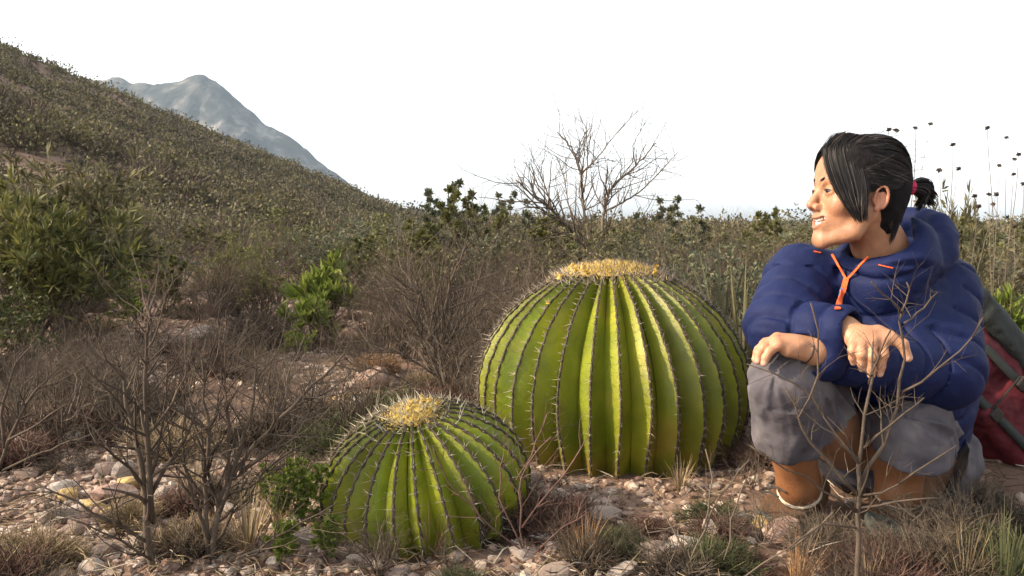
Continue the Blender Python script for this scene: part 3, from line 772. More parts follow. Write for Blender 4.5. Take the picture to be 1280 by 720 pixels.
    path_shrub('bare_tree', 'leafless dark tree with upswept branches against the sky behind the large cactus', 'tree',
               [[(745, 400, Y), (742, 330, Y), (725, 300, Y), (705, 278, Y - .1), (690, 262, Y - .2), (670, 248, Y - .25), (645, 225, Y - .3), .032],
                [(745, 380, Y), (740, 330, Y), (735, 290, Y + .05), (728, 250, Y + .1), (726, 210, Y + .1), (715, 185, Y + .1), (697, 165, Y + .1), .026],
                [(728, 215, Y + .1), (745, 200, Y), (765, 172, Y - .1), (800, 135, Y - .2), .012],
                [(730, 240, Y + .1), (735, 200, Y + .2), (733, 160, Y + .25), (722, 140, Y + .25), .011],
                [(746, 360, Y), (752, 310, Y + .1), (755, 260, Y + .2), (765, 232, Y + .2), (795, 208, Y + .2), (820, 178, Y + .2), .026],
                [(755, 265, Y + .2), (775, 255, Y + .1), (800, 240, Y), (825, 215, Y), (848, 190, Y - .1), .014],
                [(755, 262, Y + .2), (740, 235, Y + .3), (738, 205, Y + .3), .010],
                [(752, 300, Y + .1), (780, 290, Y + .1), (805, 270, Y + .1), (820, 240, Y + .1), .010],
                [(705, 280, Y - .1), (675, 262, Y - .2), (655, 240, Y - .3), (632, 222, Y - .35), .012],
                [(690, 262, Y - .2), (680, 225, Y - .2), (668, 205, Y - .2), (660, 180, Y - .2), .010],
                [(735, 300, Y + .05), (712, 262, Y + .2), (705, 220, Y + .3), (695, 195, Y + .3), .011],
                [(795, 208, Y + .2), (790, 180, Y + .2), (812, 145, Y + .25), .008],
                [(742, 330, Y), (720, 318, Y - .2), (690, 312, Y - .3), (655, 300, Y - .4), .010]], .034, 'twig_grey', 8, 5, .36, .50)

def build_near_plants():
    pl = plant
    # stony left side
    pl('bush0', 28, 3.7, 215, 'tall green narrow-leaved bush at the edge of the stony clearing', rz=1.0)
    pl('bush1', 78, 4.2, 195, 'tall olive bush behind the greener narrow-leaved bush', rz=2.0)
    pl('leafy3', -25, 3.2, 330, 'dark bush with small leaves in front of the tall narrow-leaved bush')
    pl('dark0', 110, 3.9, 335, 'dark leafless bush at the foot of the tall green bushes')
    pl('head2', 160, 4.8, 335, 'bright green round-headed shrub above the stony clearing')
    pl('head0', 205, 5.6, 305, 'shrub with loose yellowish green leaf heads at the top of the stones')
    pl('dark1', 245, 5.2, 335, 'dark tangled bush at the top of the stony clearing')
    pl('bush0', 292, 6.2, 300, 'dark green bush at the upper end of the stones')
    pl('leafy1', 325, 5.6, 310, 'leafy dark-stemmed bush beside the upper end of the stones')
    pl('rosette0', 410, 4.7, 316, 'large bright green succulent clump of upright fleshy leaves')
    pl('rosette1', 385, 4.2, 366, 'small bright green succulent clump below the larger one')
    pl('rosette1', 368, 3.8, 412, 'small green clump standing on the stones among dry twigs')
    pl('bare1', 130, 2.9, 430, 'low bare dark shrub above the red stone')
    pl('dark1', 20, 2.7, 440, 'low dark tangled shrub on the stones beside the dead branches')
    pl('dark0', 300, 3.2, 400, 'dark bare bush in the middle of the stony clearing')
    pl('bare2', 350, 3.0, 420, 'grey bare bush with fine branches in the stony clearing')
    pl('dark1', 440, 3.6, 385, 'dark bare bush above the reddish boulder')
    pl('dark0', 575, 3.5, 325, 'dark tangled bush touching the left side of the large cactus')
    pl('bare0', 620, 3.7, 305, 'grey tangled bush behind the left side of the large cactus')
    for k, px, Y, s, lab in [(0, 75, 2.45, .15, 'reddish cushion of dead twigs near the dead branches'), (1, 150, 2.6, .17, 'grey cushion of dead twigs near the low bare shrub'),
                             (2, 215, 2.3, .17, 'straw-coloured twig cushion behind the dark bare shrub'), (2, 150, 1.78, .08, 'small straw-coloured cushion beside the red stone'),
                             (1, 325, 2.4, .15, 'grey twig cushion behind the leaning grey shrub'), (3, 420, 2.35, .16, 'greenish grey cushion beside the smaller cactus'),
                             (3, 480, 2.55, .17, 'greenish grey cushion behind the smaller cactus'), (0, 545, 2.65, .16, 'reddish brown cushion of dead twigs behind the smaller cactus'),
                             (1, 330, 4.4, .26, 'grey cushion at the upper end of the stones'), (0, 250, 3.6, .20, 'brown cushion of dead twigs in the middle of the stones'),
                             (0, 640, 1.72, .12, 'reddish tangle of dead twigs at the right side of the smaller cactus'), (0, 700, 1.66, .11, 'dark reddish cushion in front of the large cactus'),
                             (3, 768, 1.55, .09, 'small moss green cushion on the gravel in front of the large cactus'), (3, 910, 1.48, .09, 'moss green cushion near the pale dry shoots'),
                             (1, 1040, 1.62, .10, 'grey twig cushion between the feet of the person'), (0, 1120, 1.52, .10, 'brown twig cushion in front of the bare shins'),
                             (1, 1190, 1.62, .16, 'grey tangle of dead twigs under the red backpack'), (3, 1268, 1.52, .12, 'green cushion plant below the red backpack'),
                             (2, 60, 1.55, .07, 'low straw cushion in the foreground stones'), (0, 960, 2.15, .12, 'brown tangle between the large cactus and the person'),
                             (4, 468, 3.5, .12, 'rusty orange cushion on the reddish boulder slope')]:
        pl('mound%d' % k, px, Y, s, lab, 'cushion_shrub', 'cushion plant', sz=s * RNG.uniform(.75, 1.0))
    for k, px, Y, s, lab in [(1, 535, 1.58, .13, 'tawny grass tuft at the foot of the smaller cactus'), (0, 480, 1.55, .10, 'pale dry grass tuft left of the tawny tuft at the smaller cactus'),
                             (1, 735, 1.52, .10, 'orange brown grass tuft between the two cacti'), (0, 855, 1.95, .09, 'dry grass tuft growing against the base of the large cactus'),
                             (0, 300, 1.6, .15, 'pale dry grass under the leaning grey shrub'), (0, 345, 1.75, .16, 'pale grass with upright stalks beside the leafy herb'),
                             (2, 890, 1.45, .10, 'short greenish grass tuft by the gravel'), (0, 1225, 1.45, .13, 'dry grass tuft below the red backpack'),
                             (2, 1275, 1.42, .16, 'green grass tuft beside the cushion plant below the backpack'), (0, 235, 1.9, .13, 'dry grass tuft behind the dark bare shrub'),
                             (0, 420, 2.0, .12, 'dry grass at the back of the smaller cactus'), (1, 1010, 1.42, .10, 'tawny grass tuft in front of the boots'), (0, 1100, 1.40, .09, 'short pale grass below the forked bare shrub')]:
        pl('tuft%d' % k, px, Y, s, lab, 'grass_tuft', 'grass', sz=s * 1.2)
    pl('herb0', 372, 1.66, .17, 'bright yellow-green leafy herb beside the smaller cactus', 'herb', 'herb')
    pl('herb1', 405, 1.52, .10, 'low yellow-green herb against the foot of the smaller cactus', 'herb', 'herb')
    pl('herb1', 345, 1.50, .10, 'small yellow-green herb under the leaning grey shrub', 'herb', 'herb')
    for k, px, Y, top, lab in [('bare0', 1185, 1.50, 585, 'small tangled bare shrub under the thigh of the crouching person'), ('dark1', 1120, 1.44, 615, 'small dark shrub in front of the left boot of the person'),
                               ('bare2', 1010, 1.46, 610, 'small bare grey shrub in front of the right boot of the person'), ('bare1', 1235, 1.62, 560, 'bare grey shrub in front of the red backpack'),
                               ('dark0', 600, 1.62, 585, 'small dark dry shrub against the right flank of the smaller cactus'), ('bare0', 720, 1.50, 620, 'small bare shrub on the gravel between the cacti and the person'),
                               ('dark1', 1060, 1.36, 650, 'low dark twigs at the base of the forked bare shrub'), ('bare1', 60, 1.75, 600, 'small grey shrub among the foreground stones by the yellow stones'),
                               ('bare2', 960, 1.60, 590, 'small grey shrub between the large cactus and the right boot')]:
        pl(k, px, Y, top, lab)
    # behind the large cactus and the person
    pl('strap0', 905, 3.7, 300, 'grey-green strap-leaved tuft behind the right side of the large cactus', 'strap_leaf_plant', 'plant')
    pl('strap1', 930, 3.2, 330, 'olive strap-leaved tuft between the large cactus and the blue sleeve', 'strap_leaf_plant', 'plant')
    pl('strap0', 850, 4.2, 310, 'grey-green strap-leaved tuft directly behind the large cactus crown', 'strap_leaf_plant', 'plant')
    pl('bare2', 950, 4.2, 258, 'bare grey bush behind the blue sleeve of the person')
    pl('bare0', 880, 4.4, 280, 'bare grey bush behind the strap-leaved tufts')
    pl('leafy2', 820, 4.6, 300, 'grey-leaved bush right of the bare dark tree')
    pl('dark0', 690, 4.4, 300, 'dark bush at the foot of the bare dark tree')
    for k, px, Y, top, lab in [('head1', 640, 8.2, 240, 'pale round-headed bush beside the tallest one against the sky'), ('bare0', 975, 5.0, 245, 'tall wispy bush beside the face of the person'), ('bare2', 905, 5.6, 252, 'tall wispy bush behind the strap-leaved tufts'),
                               ('head0', 930, 7.0, 262, 'green round-headed bush low against the sky before the face of the person'), ('bare1', 680, 6.0, 262, 'tall wispy bush left of the bare dark tree'), ('bare1', 545, 5.6, 262, 'tall wispy bush under the round-headed bushes'),
                               ('head0', 1225, 5.2, 268, 'round-headed bush far behind the backpack'), ('bare2', 1275, 5.0, 262, 'tall wispy bush far behind the backpack'), ('leafy2', 790, 5.4, 272, 'grey-green bush seen through the branches of the bare tree')]:
        pl(k, px, Y, top, lab)
    for k, px, Y, top, lab in [('bare2', 652, 4.6, 262, 'high bare bush rising over the left shoulder of the large cactus'), ('bare0', 785, 4.5, 268, 'high bare bush right behind the crown of the large cactus'), ('bare1', 862, 4.8, 256, 'high bare bush rising over the right shoulder of the large cactus'),
                               ('bare2', 918, 4.3, 262, 'high bare bush rising above the strap-leaved tufts'), ('bare0', 990, 4.0, 262, 'high bare bush under the chin of the person'), ('bare1', 498, 4.6, 276, 'high bare bush rising behind the pale horizontal branches')]:
        pl(k, px, Y, top, lab)
    for k, px, Y, top, lab in [('bare1', 468, 1.48, 610, 'small grey shrub standing in front of the smaller cactus'), ('dark0', 565, 1.44, 640, 'small dark shrub in front of the smaller cactus, beside the tawny tuft'), ('bare2', 650, 1.90, 560, 'bare grey shrub in the gap between the two cacti'),
                               ('dark1', 700, 1.98, 580, 'dark dry shrub touching the foot of the large cactus'), ('bare0', 395, 1.95, 545, 'bare grey shrub at the left flank of the smaller cactus'), ('dark0', 455, 2.3, 490, 'dark shrub behind the left flank of the smaller cactus'),
                               ('bare1', 800, 1.55, 640, 'tiny bare shrub on the gravel in front of the large cactus'), ('bare2', 945, 1.95, 545, 'bare shrub in the gap between the large cactus and the knee of the person')]:
        pl(k, px, Y, top, lab)
    for k, px, Y, top, lab in [('bare0', 655, 3.5, 300, 'grey bush right behind the left shoulder of the large cactus'), ('bare2', 715, 3.6, 312, 'grey bush behind the crown of the large cactus'), ('leafy0', 760, 3.9, 300, 'olive bush behind the crown of the large cactus'),
                               ('bare1', 815, 3.6, 305, 'fine grey bush behind the right part of the cactus crown'), ('dark1', 880, 3.4, 320, 'dark bush between the large cactus and the strap-leaved tufts'), ('leafy2', 925, 3.9, 290, 'grey-green bush beside the strap-leaved tufts'),
                               ('bare1', 600, 3.2, 350, 'grey thicket bush touching the left flank of the large cactus'), ('dark1', 505, 4.0, 320, 'dark bush behind the pale horizontal branches'), ('bare0', 470, 4.4, 315, 'grey bush beside the bright succulent clumps'), ('leafy0', 530, 4.8, 300, 'olive bush behind the dry shrub with pale branches')]:
        pl(k, px, Y, top, lab)
    pl('head0', 600, 7.0, 236, 'tall bush with pale round leaf heads against the sky', rz=.3)
    pl('head1', 565, 7.6, 226, 'tallest round-headed bush standing against the glowing sky', rz=1.3)
    pl('head1', 845, 6.6, 246, 'grey-green round-headed bush against the sky right of the bare tree', rz=2.3)
    pl('head0', 795, 6.9, 285, 'low round-headed bush seen through the bare tree')
    pl('bush1', 1182, 3.1, 238, 'tall grey-green leafy plant rising behind the hood of the blue jacket', rz=.5, wide=.42)
    pl('bare2', 1225, 3.4, 268, 'tall wispy dry bush right behind the shoulder of the blue jacket')
    pl('bare0', 1265, 3.6, 272, 'wispy grey bush standing behind the green tuft by the backpack')
    pl('dark1', 1210, 2.9, 330, 'dark dry bush low behind the elbow of the blue jacket')
    pl('strap2', 1262, 3.0, 345, 'bright green broad tuft growing behind the backpack', 'strap_leaf_plant', 'plant')
    pl('rosette1', 1285, 2.9, 355, 'bright green fleshy-leaved clump beside the backpack')
    pl('bare1', 1235, 3.9, 290, 'bare brown bush behind the backpack')
    pl('leafy0', 1275, 4.3, 292, 'olive bush with dry leaves behind the bare brown bush')
    pl('leafy0', 1205, 3.6, 290, 'olive bush behind the shoulder of the blue jacket')
    pl('bare0', 1150, 4.0, 300, 'bare grey bush hidden behind the person')
    pl('strap1', 1225, 3.2, 335, 'dry strap-leaved tuft behind the blue jacket', 'strap_leaf_plant', 'plant')

def near_what(px, Y):
    marks = [(40, 4, 'by the tall green bushes'), (200, 4.5, 'by the upper end of the stones'), (400, 5, 'by the bright succulent clumps'), (540, 3.2, 'behind the smaller cactus'), (745, 5.2, 'around the bare dark tree'),
             (900, 3.8, 'behind the strap-leaved tufts'), (1080, 3, 'behind the crouching person'), (1250, 3, 'beyond the backpack')]
    return min(marks, key=lambda m: abs(m[0] - px))[2]

def build_ground_cover():
    rng = random.Random(77)
    LAB = {0: ('low reddish brown tangle of dead twigs on the stony ground', 'reddish twig tangles on the ground'), 1: ('low grey tangle of dead twigs on the stony ground', 'grey twig tangles on the ground'),
           2: ('low straw-coloured tuft of dead stems on the stony ground', 'straw tangles on the ground'), 3: ('low greyish green cushion on the stony ground', 'green cushions on the ground')}
    n = 0
    while n < 95:
        Y = 1.4 + 5.2 * rng.random()**1.3; px = rng.uniform(-20, 1300); x, y = at_px(px, Y)
        if px > 500 and Y > 3.6: continue
        wh = 'in front of the person' if px > 930 else 'in front of the large cactus' if px > 660 else 'around the smaller cactus' if px > 400 else 'among the foreground stones' if Y < 2.2 else 'in the middle of the stony clearing' if Y < 3.6 else 'at the upper end of the stony clearing'
        if not free_spot(x, y, .05): continue
        k = rng.choice([0, 0, 1, 1, 1, 2, 3]); s = rng.uniform(.05, .11) * (.7 + .22 * Y)
        put('cushion_shrub', 'cushion plant', PROTO['mound%d' % k], (x, y, gz(x, y)), LAB[k][0].replace('on the stony ground', wh), LAB[k][1] + ' ' + wh, rng.uniform(0, 6.28), s, s * rng.uniform(.6, 1.1)); n += 1
    SH = ['bare0', 'bare1', 'bare2', 'dark0', 'dark1']
    n = 0
    while n < 84:
        Y = 2.3 + 4.2 * rng.random(); px = rng.uniform(-20, 660); x, y = at_px(px, Y)
        if not free_spot(x, y, .1): continue
        if 340 < px < 475 and Y > 2.7: continue
        if 190 < px < 345 and 2.9 < Y < 5.2 and rng.random() < .5: continue
        wh = ('on the near stones' if Y < 3.2 else 'farther back over the stones') + ' ' + near_what(px, Y)
        k = rng.choice(SH); s = rng.uniform(.22, .46) * (.6 + .16 * Y)
        dark = k.startswith('dark')
        put('shrub', 'shrub', PROTO[k], (x, y, gz(x, y) - .02), 'knee-high dark leafless shrub ' + wh if dark else 'knee-high grey leafless shrub ' + wh,
            'dark leafless shrubs ' + wh if dark else 'grey leafless shrubs ' + wh, rng.uniform(0, 6.28), s * 1.1, s); n += 1

def build_seed_stalks():
    rng = random.Random(5)
    b, f = ICO0
    hm = MB()
    for k in range(16):
        a = rng.uniform(0, 6.28); z = rng.uniform(-.6, .9); c = math.sqrt(max(0, 1 - z * z))
        hm.leaves(np.array([[0, 0, 0]]), np.array([[math.cos(a) * c, math.sin(a) * c, z]]), 1.15, .42, .3)
    hm.add(b * .62, None, f)
    head = hm.mesh('seed_head', M['twig_dark'])
    lab = 'thin dry stalk with dark seed heads standing behind the person'
    specs = [(1125, 2.7, [(1111, 162), (1120, 163)], 330), (1140, 2.7, [(1144, 160), (1163, 155)], 320), (1190, 2.8, [(1191, 181), (1198, 211), (1174, 213)], 340),
             (1250, 2.7, [(1234, 160), (1249, 207), (1236, 243)], 400), (1265, 2.9, [(1273, 193), (1268, 199), (1267, 218), (1258, 172)], 400),
             (1222, 2.8, [(1218, 245), (1223, 258), (1245, 243)], 390), (1278, 2.8, [(1279, 230), (1268, 283), (1241, 255)], 390)]
    for px, Y, heads, by in specs:
        x, y = at_px(px, Y); z0 = gz(x, y)
        t = thing('seed_stalk', lab, 'dry stalk', (x, y, z0), 'dry seed stalks behind the person')
        mb = MB(); off = np.array([x, y, z0]); main = None
        top = P(heads[0][0], heads[0][1], Y) - off
        n = 12; u = np.linspace(0, 1, n)[:, None]
        main = u * top + np.stack([.02 * np.sin(u[:, 0] * 4 + px), .02 * np.sin(u[:, 0] * 5), 0 * u[:, 0]], -1) * (u * (1 - u) * 4)
        main[0, 2] = -.03
        mb.tube(main, np.linspace(.0026, .0013, n), 4)
        tips = [main[-1]]
        for hx, hy in heads[1:]:
            q = P(hx, hy, Y + rng.uniform(-.1, .1)) - off; i = rng.randint(5, 8)
            if main[i, 2] > q[2] - .05: i = 4
            m_ = (main[i] * .45 + q * .55) + np.array([0, 0, -.03])
            mb.tube([main[i], m_, q], [.0014, .0012, .0009], 4); tips.append(q)
        obj('stalk', mb.mesh('stalk', M['twig_grey']), t)
        for q in tips:
            o = obj('seed_head', head, t); o.location = q; s = rng.uniform(.0085, .0108); o.scale = (s, s, s * .85); o.rotation_euler = (rng.uniform(-.5, .5), rng.uniform(-.5, .5), 0)

def build_thicket():
    """brush between the clearing and the hill: every bush its own object, alike bushes share a label"""
    kinds = [('bare0', 'bare grey bush in the brush below the skyline', 'bare bushes of the far brush'), ('bare1', None, None), ('bare2', None, None),
             ('dark0', 'dark leafless bush in the brush below the skyline', 'dark bushes of the far brush'), ('dark1', None, None),
             ('leafy0', 'olive small-leaved bush in the brush below the skyline', 'olive bushes of the far brush'),
             ('leafy1', 'green small-leaved bush in the brush below the skyline', 'green bushes of the far brush'),
             ('leafy2', 'grey-green small-leaved bush in the brush below the skyline', 'grey-green bushes of the far brush'),
             ('leafy3', 'dark green small-leaved bush in the brush below the skyline', 'dark green bushes of the far brush'),
             ('head0', 'round-headed leafy bush in the brush below the skyline', 'round-headed bushes of the far brush')]
    lab = {}
    for key, l, g in kinds:
        if l: last = (l, g)
        lab[key] = last
    rng = random.Random(31)
    n = 0; far_spots = []
    rows = [(4.0, 26, .5, .7), (4.8, 27, .55, .8), (5.8, 34, .6, .85), (7.0, 40, .65, .95), (8.6, 42, .7, 1.0), (10.8, 42, .8, 1.1), (14, 42, .9, 1.3), (19, 42, 1.0, 1.5), (27, 40, 1.2, 1.8)]
    for Y0, cnt, s0, s1 in rows:
        for k in range(cnt):
            px = -120 + 1900 * (k + rng.random()) / cnt
            Y = Y0 * rng.uniform(.9, 1.12)
            if px < 340 and Y < 6.8: continue
            if 335 < px < 480 and Y < 6.4: continue
            if Y0 == 4.0 and px < 1010: continue
            x, y = at_px(px, Y)
            if Y0 > 12 or px > 1345 or px < -40: far_spots.append((x, y, px, Y)); continue
            key = rng.choice([q[0] for q in kinds] + (['leafy1', 'leafy0', 'leafy2', 'bare1', 'bare0', 'bush1'] if px < 450 else ['bare0', 'bare1', 'bare2', 'leafy0', 'leafy2', 'leafy0']))
            if key == 'bush1': l, g = 'narrow-leaved olive bush in the brush below the skyline', 'narrow-leaved bushes of the far brush'
            else: l, g = lab[key]
            s = P(px, rng.uniform(258, 300), Y)[2] - gz(x, y) if px > 430 else rng.uniform(.5, .95)
            if s < .3: s = .3
            wh = ('at the front of the brush ' if Y < 7.5 else 'midway into the brush ' if Y < 13 else 'far back in the brush ') + near_what(px, Y)
            l, g = l.replace('in the brush below the skyline', wh), g.replace('of the far brush', wh)
            put('shrub', 'shrub', PROTO[key], (x, y, gz(x, y) - .03), l, g, rng.uniform(0, 6.28), s * (1.9 if Y > 12 else 1.5 if Y > 8 else 1.3), s)
            n += 1
    # brush too far back, or beyond the frame, to be told apart bush by bush
    r3 = np.random.default_rng(9)
    for nm, m, lab_ in [('far_brush', 'leaf_olive', 'far olive brush that reads as one mass below the skyline'), ('far_dry_brush', 'twig_grey', 'far dry grey brush that reads as one mass below the skyline')]:
        mb = MB(); pos, dr, LL, WW = [], [], [], []
        for x, y, px, Y in far_spots:
            for q in range(3):
                a, b = x + r3.normal() * .05 * Y, y + r3.normal() * .4; c = gz(a, b)
                h = max(.3, P(px, r3.uniform(258, 296), Y)[2] - c) if px > 430 else r3.uniform(.5, 1.0)
                k = 170; th = r3.uniform(0, 6.28, k); el = np.arcsin(r3.uniform(0, 1, k)); rr = r3.uniform(.25, 1, k)[:, None]
                d = np.stack([np.cos(th) * np.cos(el), np.sin(th) * np.cos(el), np.sin(el) * .95], -1)
                if m == 'leaf_olive':
                    pos.append(d * rr * h + [a, b, c]); dr.append(d + r3.normal(size=(k, 3)) * .7); LL.append(np.full(k, .03 + .004 * Y)); WW.append(np.full(k, .009 + .0013 * Y))
                else:
                    pos.append(d * rr * h * .4 + [a, b, c]); dr.append(d + r3.normal(size=(k, 3)) * .25); LL.append(h * .62 * r3.uniform(.5, 1, k)); WW.append(np.full(k, .003 + .0004 * Y))
        mb.leaves(np.concatenate(pos), np.concatenate(dr), np.concatenate(LL), np.concatenate(WW), .3)
        obj(nm, mb.mesh(nm, M[m]), None, kind='stuff', label=lab_, category='brush')
    # one round tree on the skyline
    x, y = at_px(502, 34)
    mb, tips = twig_mesh(300, 1.0, .8, 5, .03, lev=3, kids=(4, 5), mat_=None)
    lb = leaf_on(tips, 14, .085, .03, spreadang=1.2, back=1.0, seed=77)
    t = thing('round_tree', 'small round dark green tree on the skyline at the end of the slope', 'tree', (x, y, gz(x, y) - .05))
    t.scale = (.95, .95, .80)
    obj('trunk', mb.mesh('trunk', M['twig_dark']), t); obj('crown', lb.mesh('crown', M['leaf_dark']), t)

def build_hill_scrub():
    """scrub covering the slope, far too many to count"""
    rng = np.random.default_rng(3)
    for nm, m, cnt, lab in [('hillside_scrub', 'scrub_brown', 12500, 'grey brown scrub covering the hillside'), ('hillside_green_scrub', 'leaf_olive', 6000, 'green scrub dotted over the hillside')]:
        mb = MB(); pos, dr, LL = [], [], []
        y = 14 + 84 * rng.random(cnt)**0.8
        px = rng.uniform(-120, 700, cnt); far = rng.random(cnt) < .38; px = np.where(far, rng.uniform(420, 2100, cnt), px); y = np.where(far, 26 + 150 * rng.random(cnt)**1.3, y)
        x = (px - 640) / 1000 * y
        z = ground_z(x, y)
        keep = vnoise(x * .12, y * .12, 3.0 if m == 'leaf_olive' else 8.0) > rng.uniform(-.95, .15, cnt)
        for a, b, c in zip(x[keep], y[keep], z[keep]):
            h = .22 + .28 * rng.exponential() ** 1.2; h = min(h, 1.5) * (2.0 if b > 60 and a > -10 else 1.1); k = 46
            th = rng.uniform(0, 6.28, k); el = np.arcsin(rng.uniform(0, 1, k)); rr = h * rng.uniform(.35, 1, k)
            p = np.stack([np.cos(th) * np.cos(el), np.sin(th) * np.cos(el), np.sin(el) * .9], -1)
            pos.append(p * rr[:, None] * .75 + [a, b, c - .05]); dr.append(p + rng.normal(size=(k, 3)) * .6); LL.append(np.full(k, min(h * .34, .035 + .0026 * b) * (1 if b < 60 or a < -10 else 1.5)))
        L = np.concatenate(LL)
        mb.leaves(np.concatenate(pos), np.concatenate(dr), L, L * .3, .3)
        obj(nm, mb.mesh(nm, M[m]), None, kind='stuff', label=lab, category='scrub')

def build_litter():
    """fallen straw and twigs on the soil, uncountable"""
    rng = np.random.default_rng(8); r2 = random.Random(4)
    for nm, m, cnt, lab in [('fallen_twigs', 'twig_pale', 1500, 'pale fallen twigs scattered over the stony ground'), ('fallen_straw', 'straw', 2600, 'dry straw scattered over the stony ground'),
                            ('fallen_bark', 'twig_red', 1400, 'dark dead twigs scattered over the stony ground')]:
        mb = MB(); c = 0
        while c < cnt:
            y = 1.25 + 4.5 * r2.random()**1.7; px = r2.uniform(-40, 1480); x = (px - 640) / 1000 * y
            if not free_spot(x, y): continue
            if vnoise(x * 2, y * 2, 5.0) < r2.uniform(-.6, .5): continue
            c += 1
            a = r2.uniform(0, 6.28); L = r2.uniform(.02, .09); z = gz_fast(x, y) + r2.uniform(.002, .02)
            d = np.array([math.cos(a), math.sin(a), r2.uniform(-.15, .4)]) * L
            p = np.array([x, y, z]); s = np.array([r2.gauss(0, .1), r2.gauss(0, .1), r2.gauss(0, .1)]) * L
            r = r2.uniform(.0007, .0017)
            mb.tube([p, p + d * .5 + s, p + d], [r, r, r * .5], 3)
        obj(nm, mb.mesh(nm, M[m]), None, kind='stuff', label=lab, category='litter')
# ------------------------------------------------------------------ implicit surfaces (for the person and the backpack)
class Field:
    def __init__(self, lo, hi, h):
        self.lo = np.array(lo, float); self.h = h
        n = np.ceil((np.array(hi, float) - self.lo) / h).astype(int) + 1
        self.ax = [(self.lo[c] + h * np.arange(n[c])).astype(np.float32) for c in range(3)]
        self.D = np.full(n, 0.5, np.float32)
    def block(self, lo, hi):
        sl = []
        for c in range(3):
            a = int(np.clip(np.floor((lo[c] - self.lo[c]) / self.h), 0, len(self.ax[c])))
            b = int(np.clip(np.ceil((hi[c] - self.lo[c]) / self.h) + 1, 0, len(self.ax[c])))
            sl.append(slice(a, b))
        X = self.ax[0][sl[0]][:, None, None]; Y = self.ax[1][sl[1]][None, :, None]; Z = self.ax[2][sl[2]][None, None, :]
        return tuple(sl), X, Y, Z
    def put(self, fn, lo, hi, k=0.0, sub=False):
        m = k + 3 * self.h
        sl, X, Y, Z = self.block(np.array(lo) - m, np.array(hi) + m)
        if self.D[sl].size == 0: return
        d = fn(X, Y, Z); A = self.D[sl]
        if sub:
            d = -d
            if k <= 0: self.D[sl] = np.maximum(A, d)
            else:
                t = np.clip(.5 - .5 * (d - A) / k, 0, 1); self.D[sl] = d + (A - d) * t + k * t * (1 - t)
        else:
            if k <= 0: self.D[sl] = np.minimum(A, d)
            else:
                t = np.clip(.5 + .5 * (d - A) / k, 0, 1); self.D[sl] = d + (A - d) * t - k * t * (1 - t)
    def cone(self, a, b, r1, r2=None, k=0.0, sub=False, quilt=None, flat=None):
        a, b = np.array(a, np.float32), np.array(b, np.float32); r2 = r1 if r2 is None else r2
        ba = b - a; L2 = float(ba @ ba) + 1e-9; L = math.sqrt(L2)
        def fn(X, Y, Z):
            x, y, z = X - a[0], Y - a[1], Z - a[2]
            t = np.clip((x * ba[0] + y * ba[1] + z * ba[2]) / L2, 0, 1)
            r = r1 + (r2 - r1) * t
            if quilt:
                amp, step, ph = quilt
                r = r + amp * (np.abs(np.sin(math.pi * (t * L / step + ph)))**0.4 - 0.8)
            return np.sqrt((x - t * ba[0])**2 + (y - t * ba[1])**2 + (z - t * ba[2])**2) - r
        m = max(r1, r2)
        self.put(fn, np.minimum(a, b) - m, np.maximum(a, b) + m, k, sub)
    def chain(self, pts, rs, k=0.0, kk=None, **kw):
        for i in range(len(pts) - 1):
            self.cone(pts[i], pts[i + 1], rs[i], rs[i + 1], k if i == 0 or kk is None else kk, **kw)
    def ell(self, c, r, k=0.0, sub=False, rot=None):
        c = np.array(c, np.float32); r = np.array(r, np.float32)
        R = None if rot is None else np.array(Euler(rot).to_matrix().transposed(), np.float32)
        def fn(X, Y, Z):
            x, y, z = X - c[0], Y - c[1], Z - c[2]
            if R is not None:
                x, y, z = (R[0, 0] * x + R[0, 1] * y + R[0, 2] * z, R[1, 0] * x + R[1, 1] * y + R[1, 2] * z, R[2, 0] * x + R[2, 1] * y + R[2, 2] * z)
            k0 = np.sqrt((x / r[0])**2 + (y / r[1])**2 + (z / r[2])**2)
            k1 = np.sqrt((x / r[0]**2)**2 + (y / r[1]**2)**2 + (z / r[2]**2)**2) + 1e-9
            return k0 * (k0 - 1.0) / k1
        m = float(r.max()) if rot is not None else r
        self.put(fn, c - m, c + m, k, sub)
    def torus(self, c, axis, R, r, k=0.0, sub=False, squash=1.0):
        c = np.array(c, np.float32); ax = np.array(axis, np.float32); ax /= np.linalg.norm(ax)
        def fn(X, Y, Z):
            x, y, z = X - c[0], Y - c[1], Z - c[2]
            hgt = x * ax[0] + y * ax[1] + z * ax[2]
            rad = np.sqrt(np.maximum(x * x + y * y + z * z - hgt * hgt, 0))
            return np.sqrt((rad - R)**2 + (hgt / squash)**2) - r
        m = R + r * max(1, squash)
        self.put(fn, c - m, c + m, k, sub)
    def box(self, c, half, rnd, k=0.0, sub=False, rot=None):
        c = np.array(c, np.float32); hf = np.array(half, np.float32)
        R = np.eye(3, dtype=np.float32) if rot is None else np.array(Euler(rot).to_matrix().transposed(), np.float32)
        def fn(X, Y, Z):
            x, y, z = X - c[0], Y - c[1], Z - c[2]
            q = [np.abs(R[i, 0] * x + R[i, 1] * y + R[i, 2] * z) - (hf[i] - rnd) for i in range(3)]
            return np.sqrt(np.maximum(q[0], 0)**2 + np.maximum(q[1], 0)**2 + np.maximum(q[2], 0)**2) + np.minimum(np.maximum(np.maximum(q[0], q[1]), q[2]), 0) - rnd
        m = float(np.linalg.norm(hf)); self.put(fn, c - m, c + m, k, sub)
    def half(self, p, n, k=0.0, lo=None, hi=None):
        """cut away everything on the +n side of point p"""
        p = np.array(p, np.float32); n = np.array(n, np.float32); n /= np.linalg.norm(n)
        fn = lambda X, Y, Z: -((X - p[0]) * n[0] + (Y - p[1]) * n[1] + (Z - p[2]) * n[2])
        self.put(fn, self.lo if lo is None else lo, (self.lo + 9) if hi is None else hi, k, True)
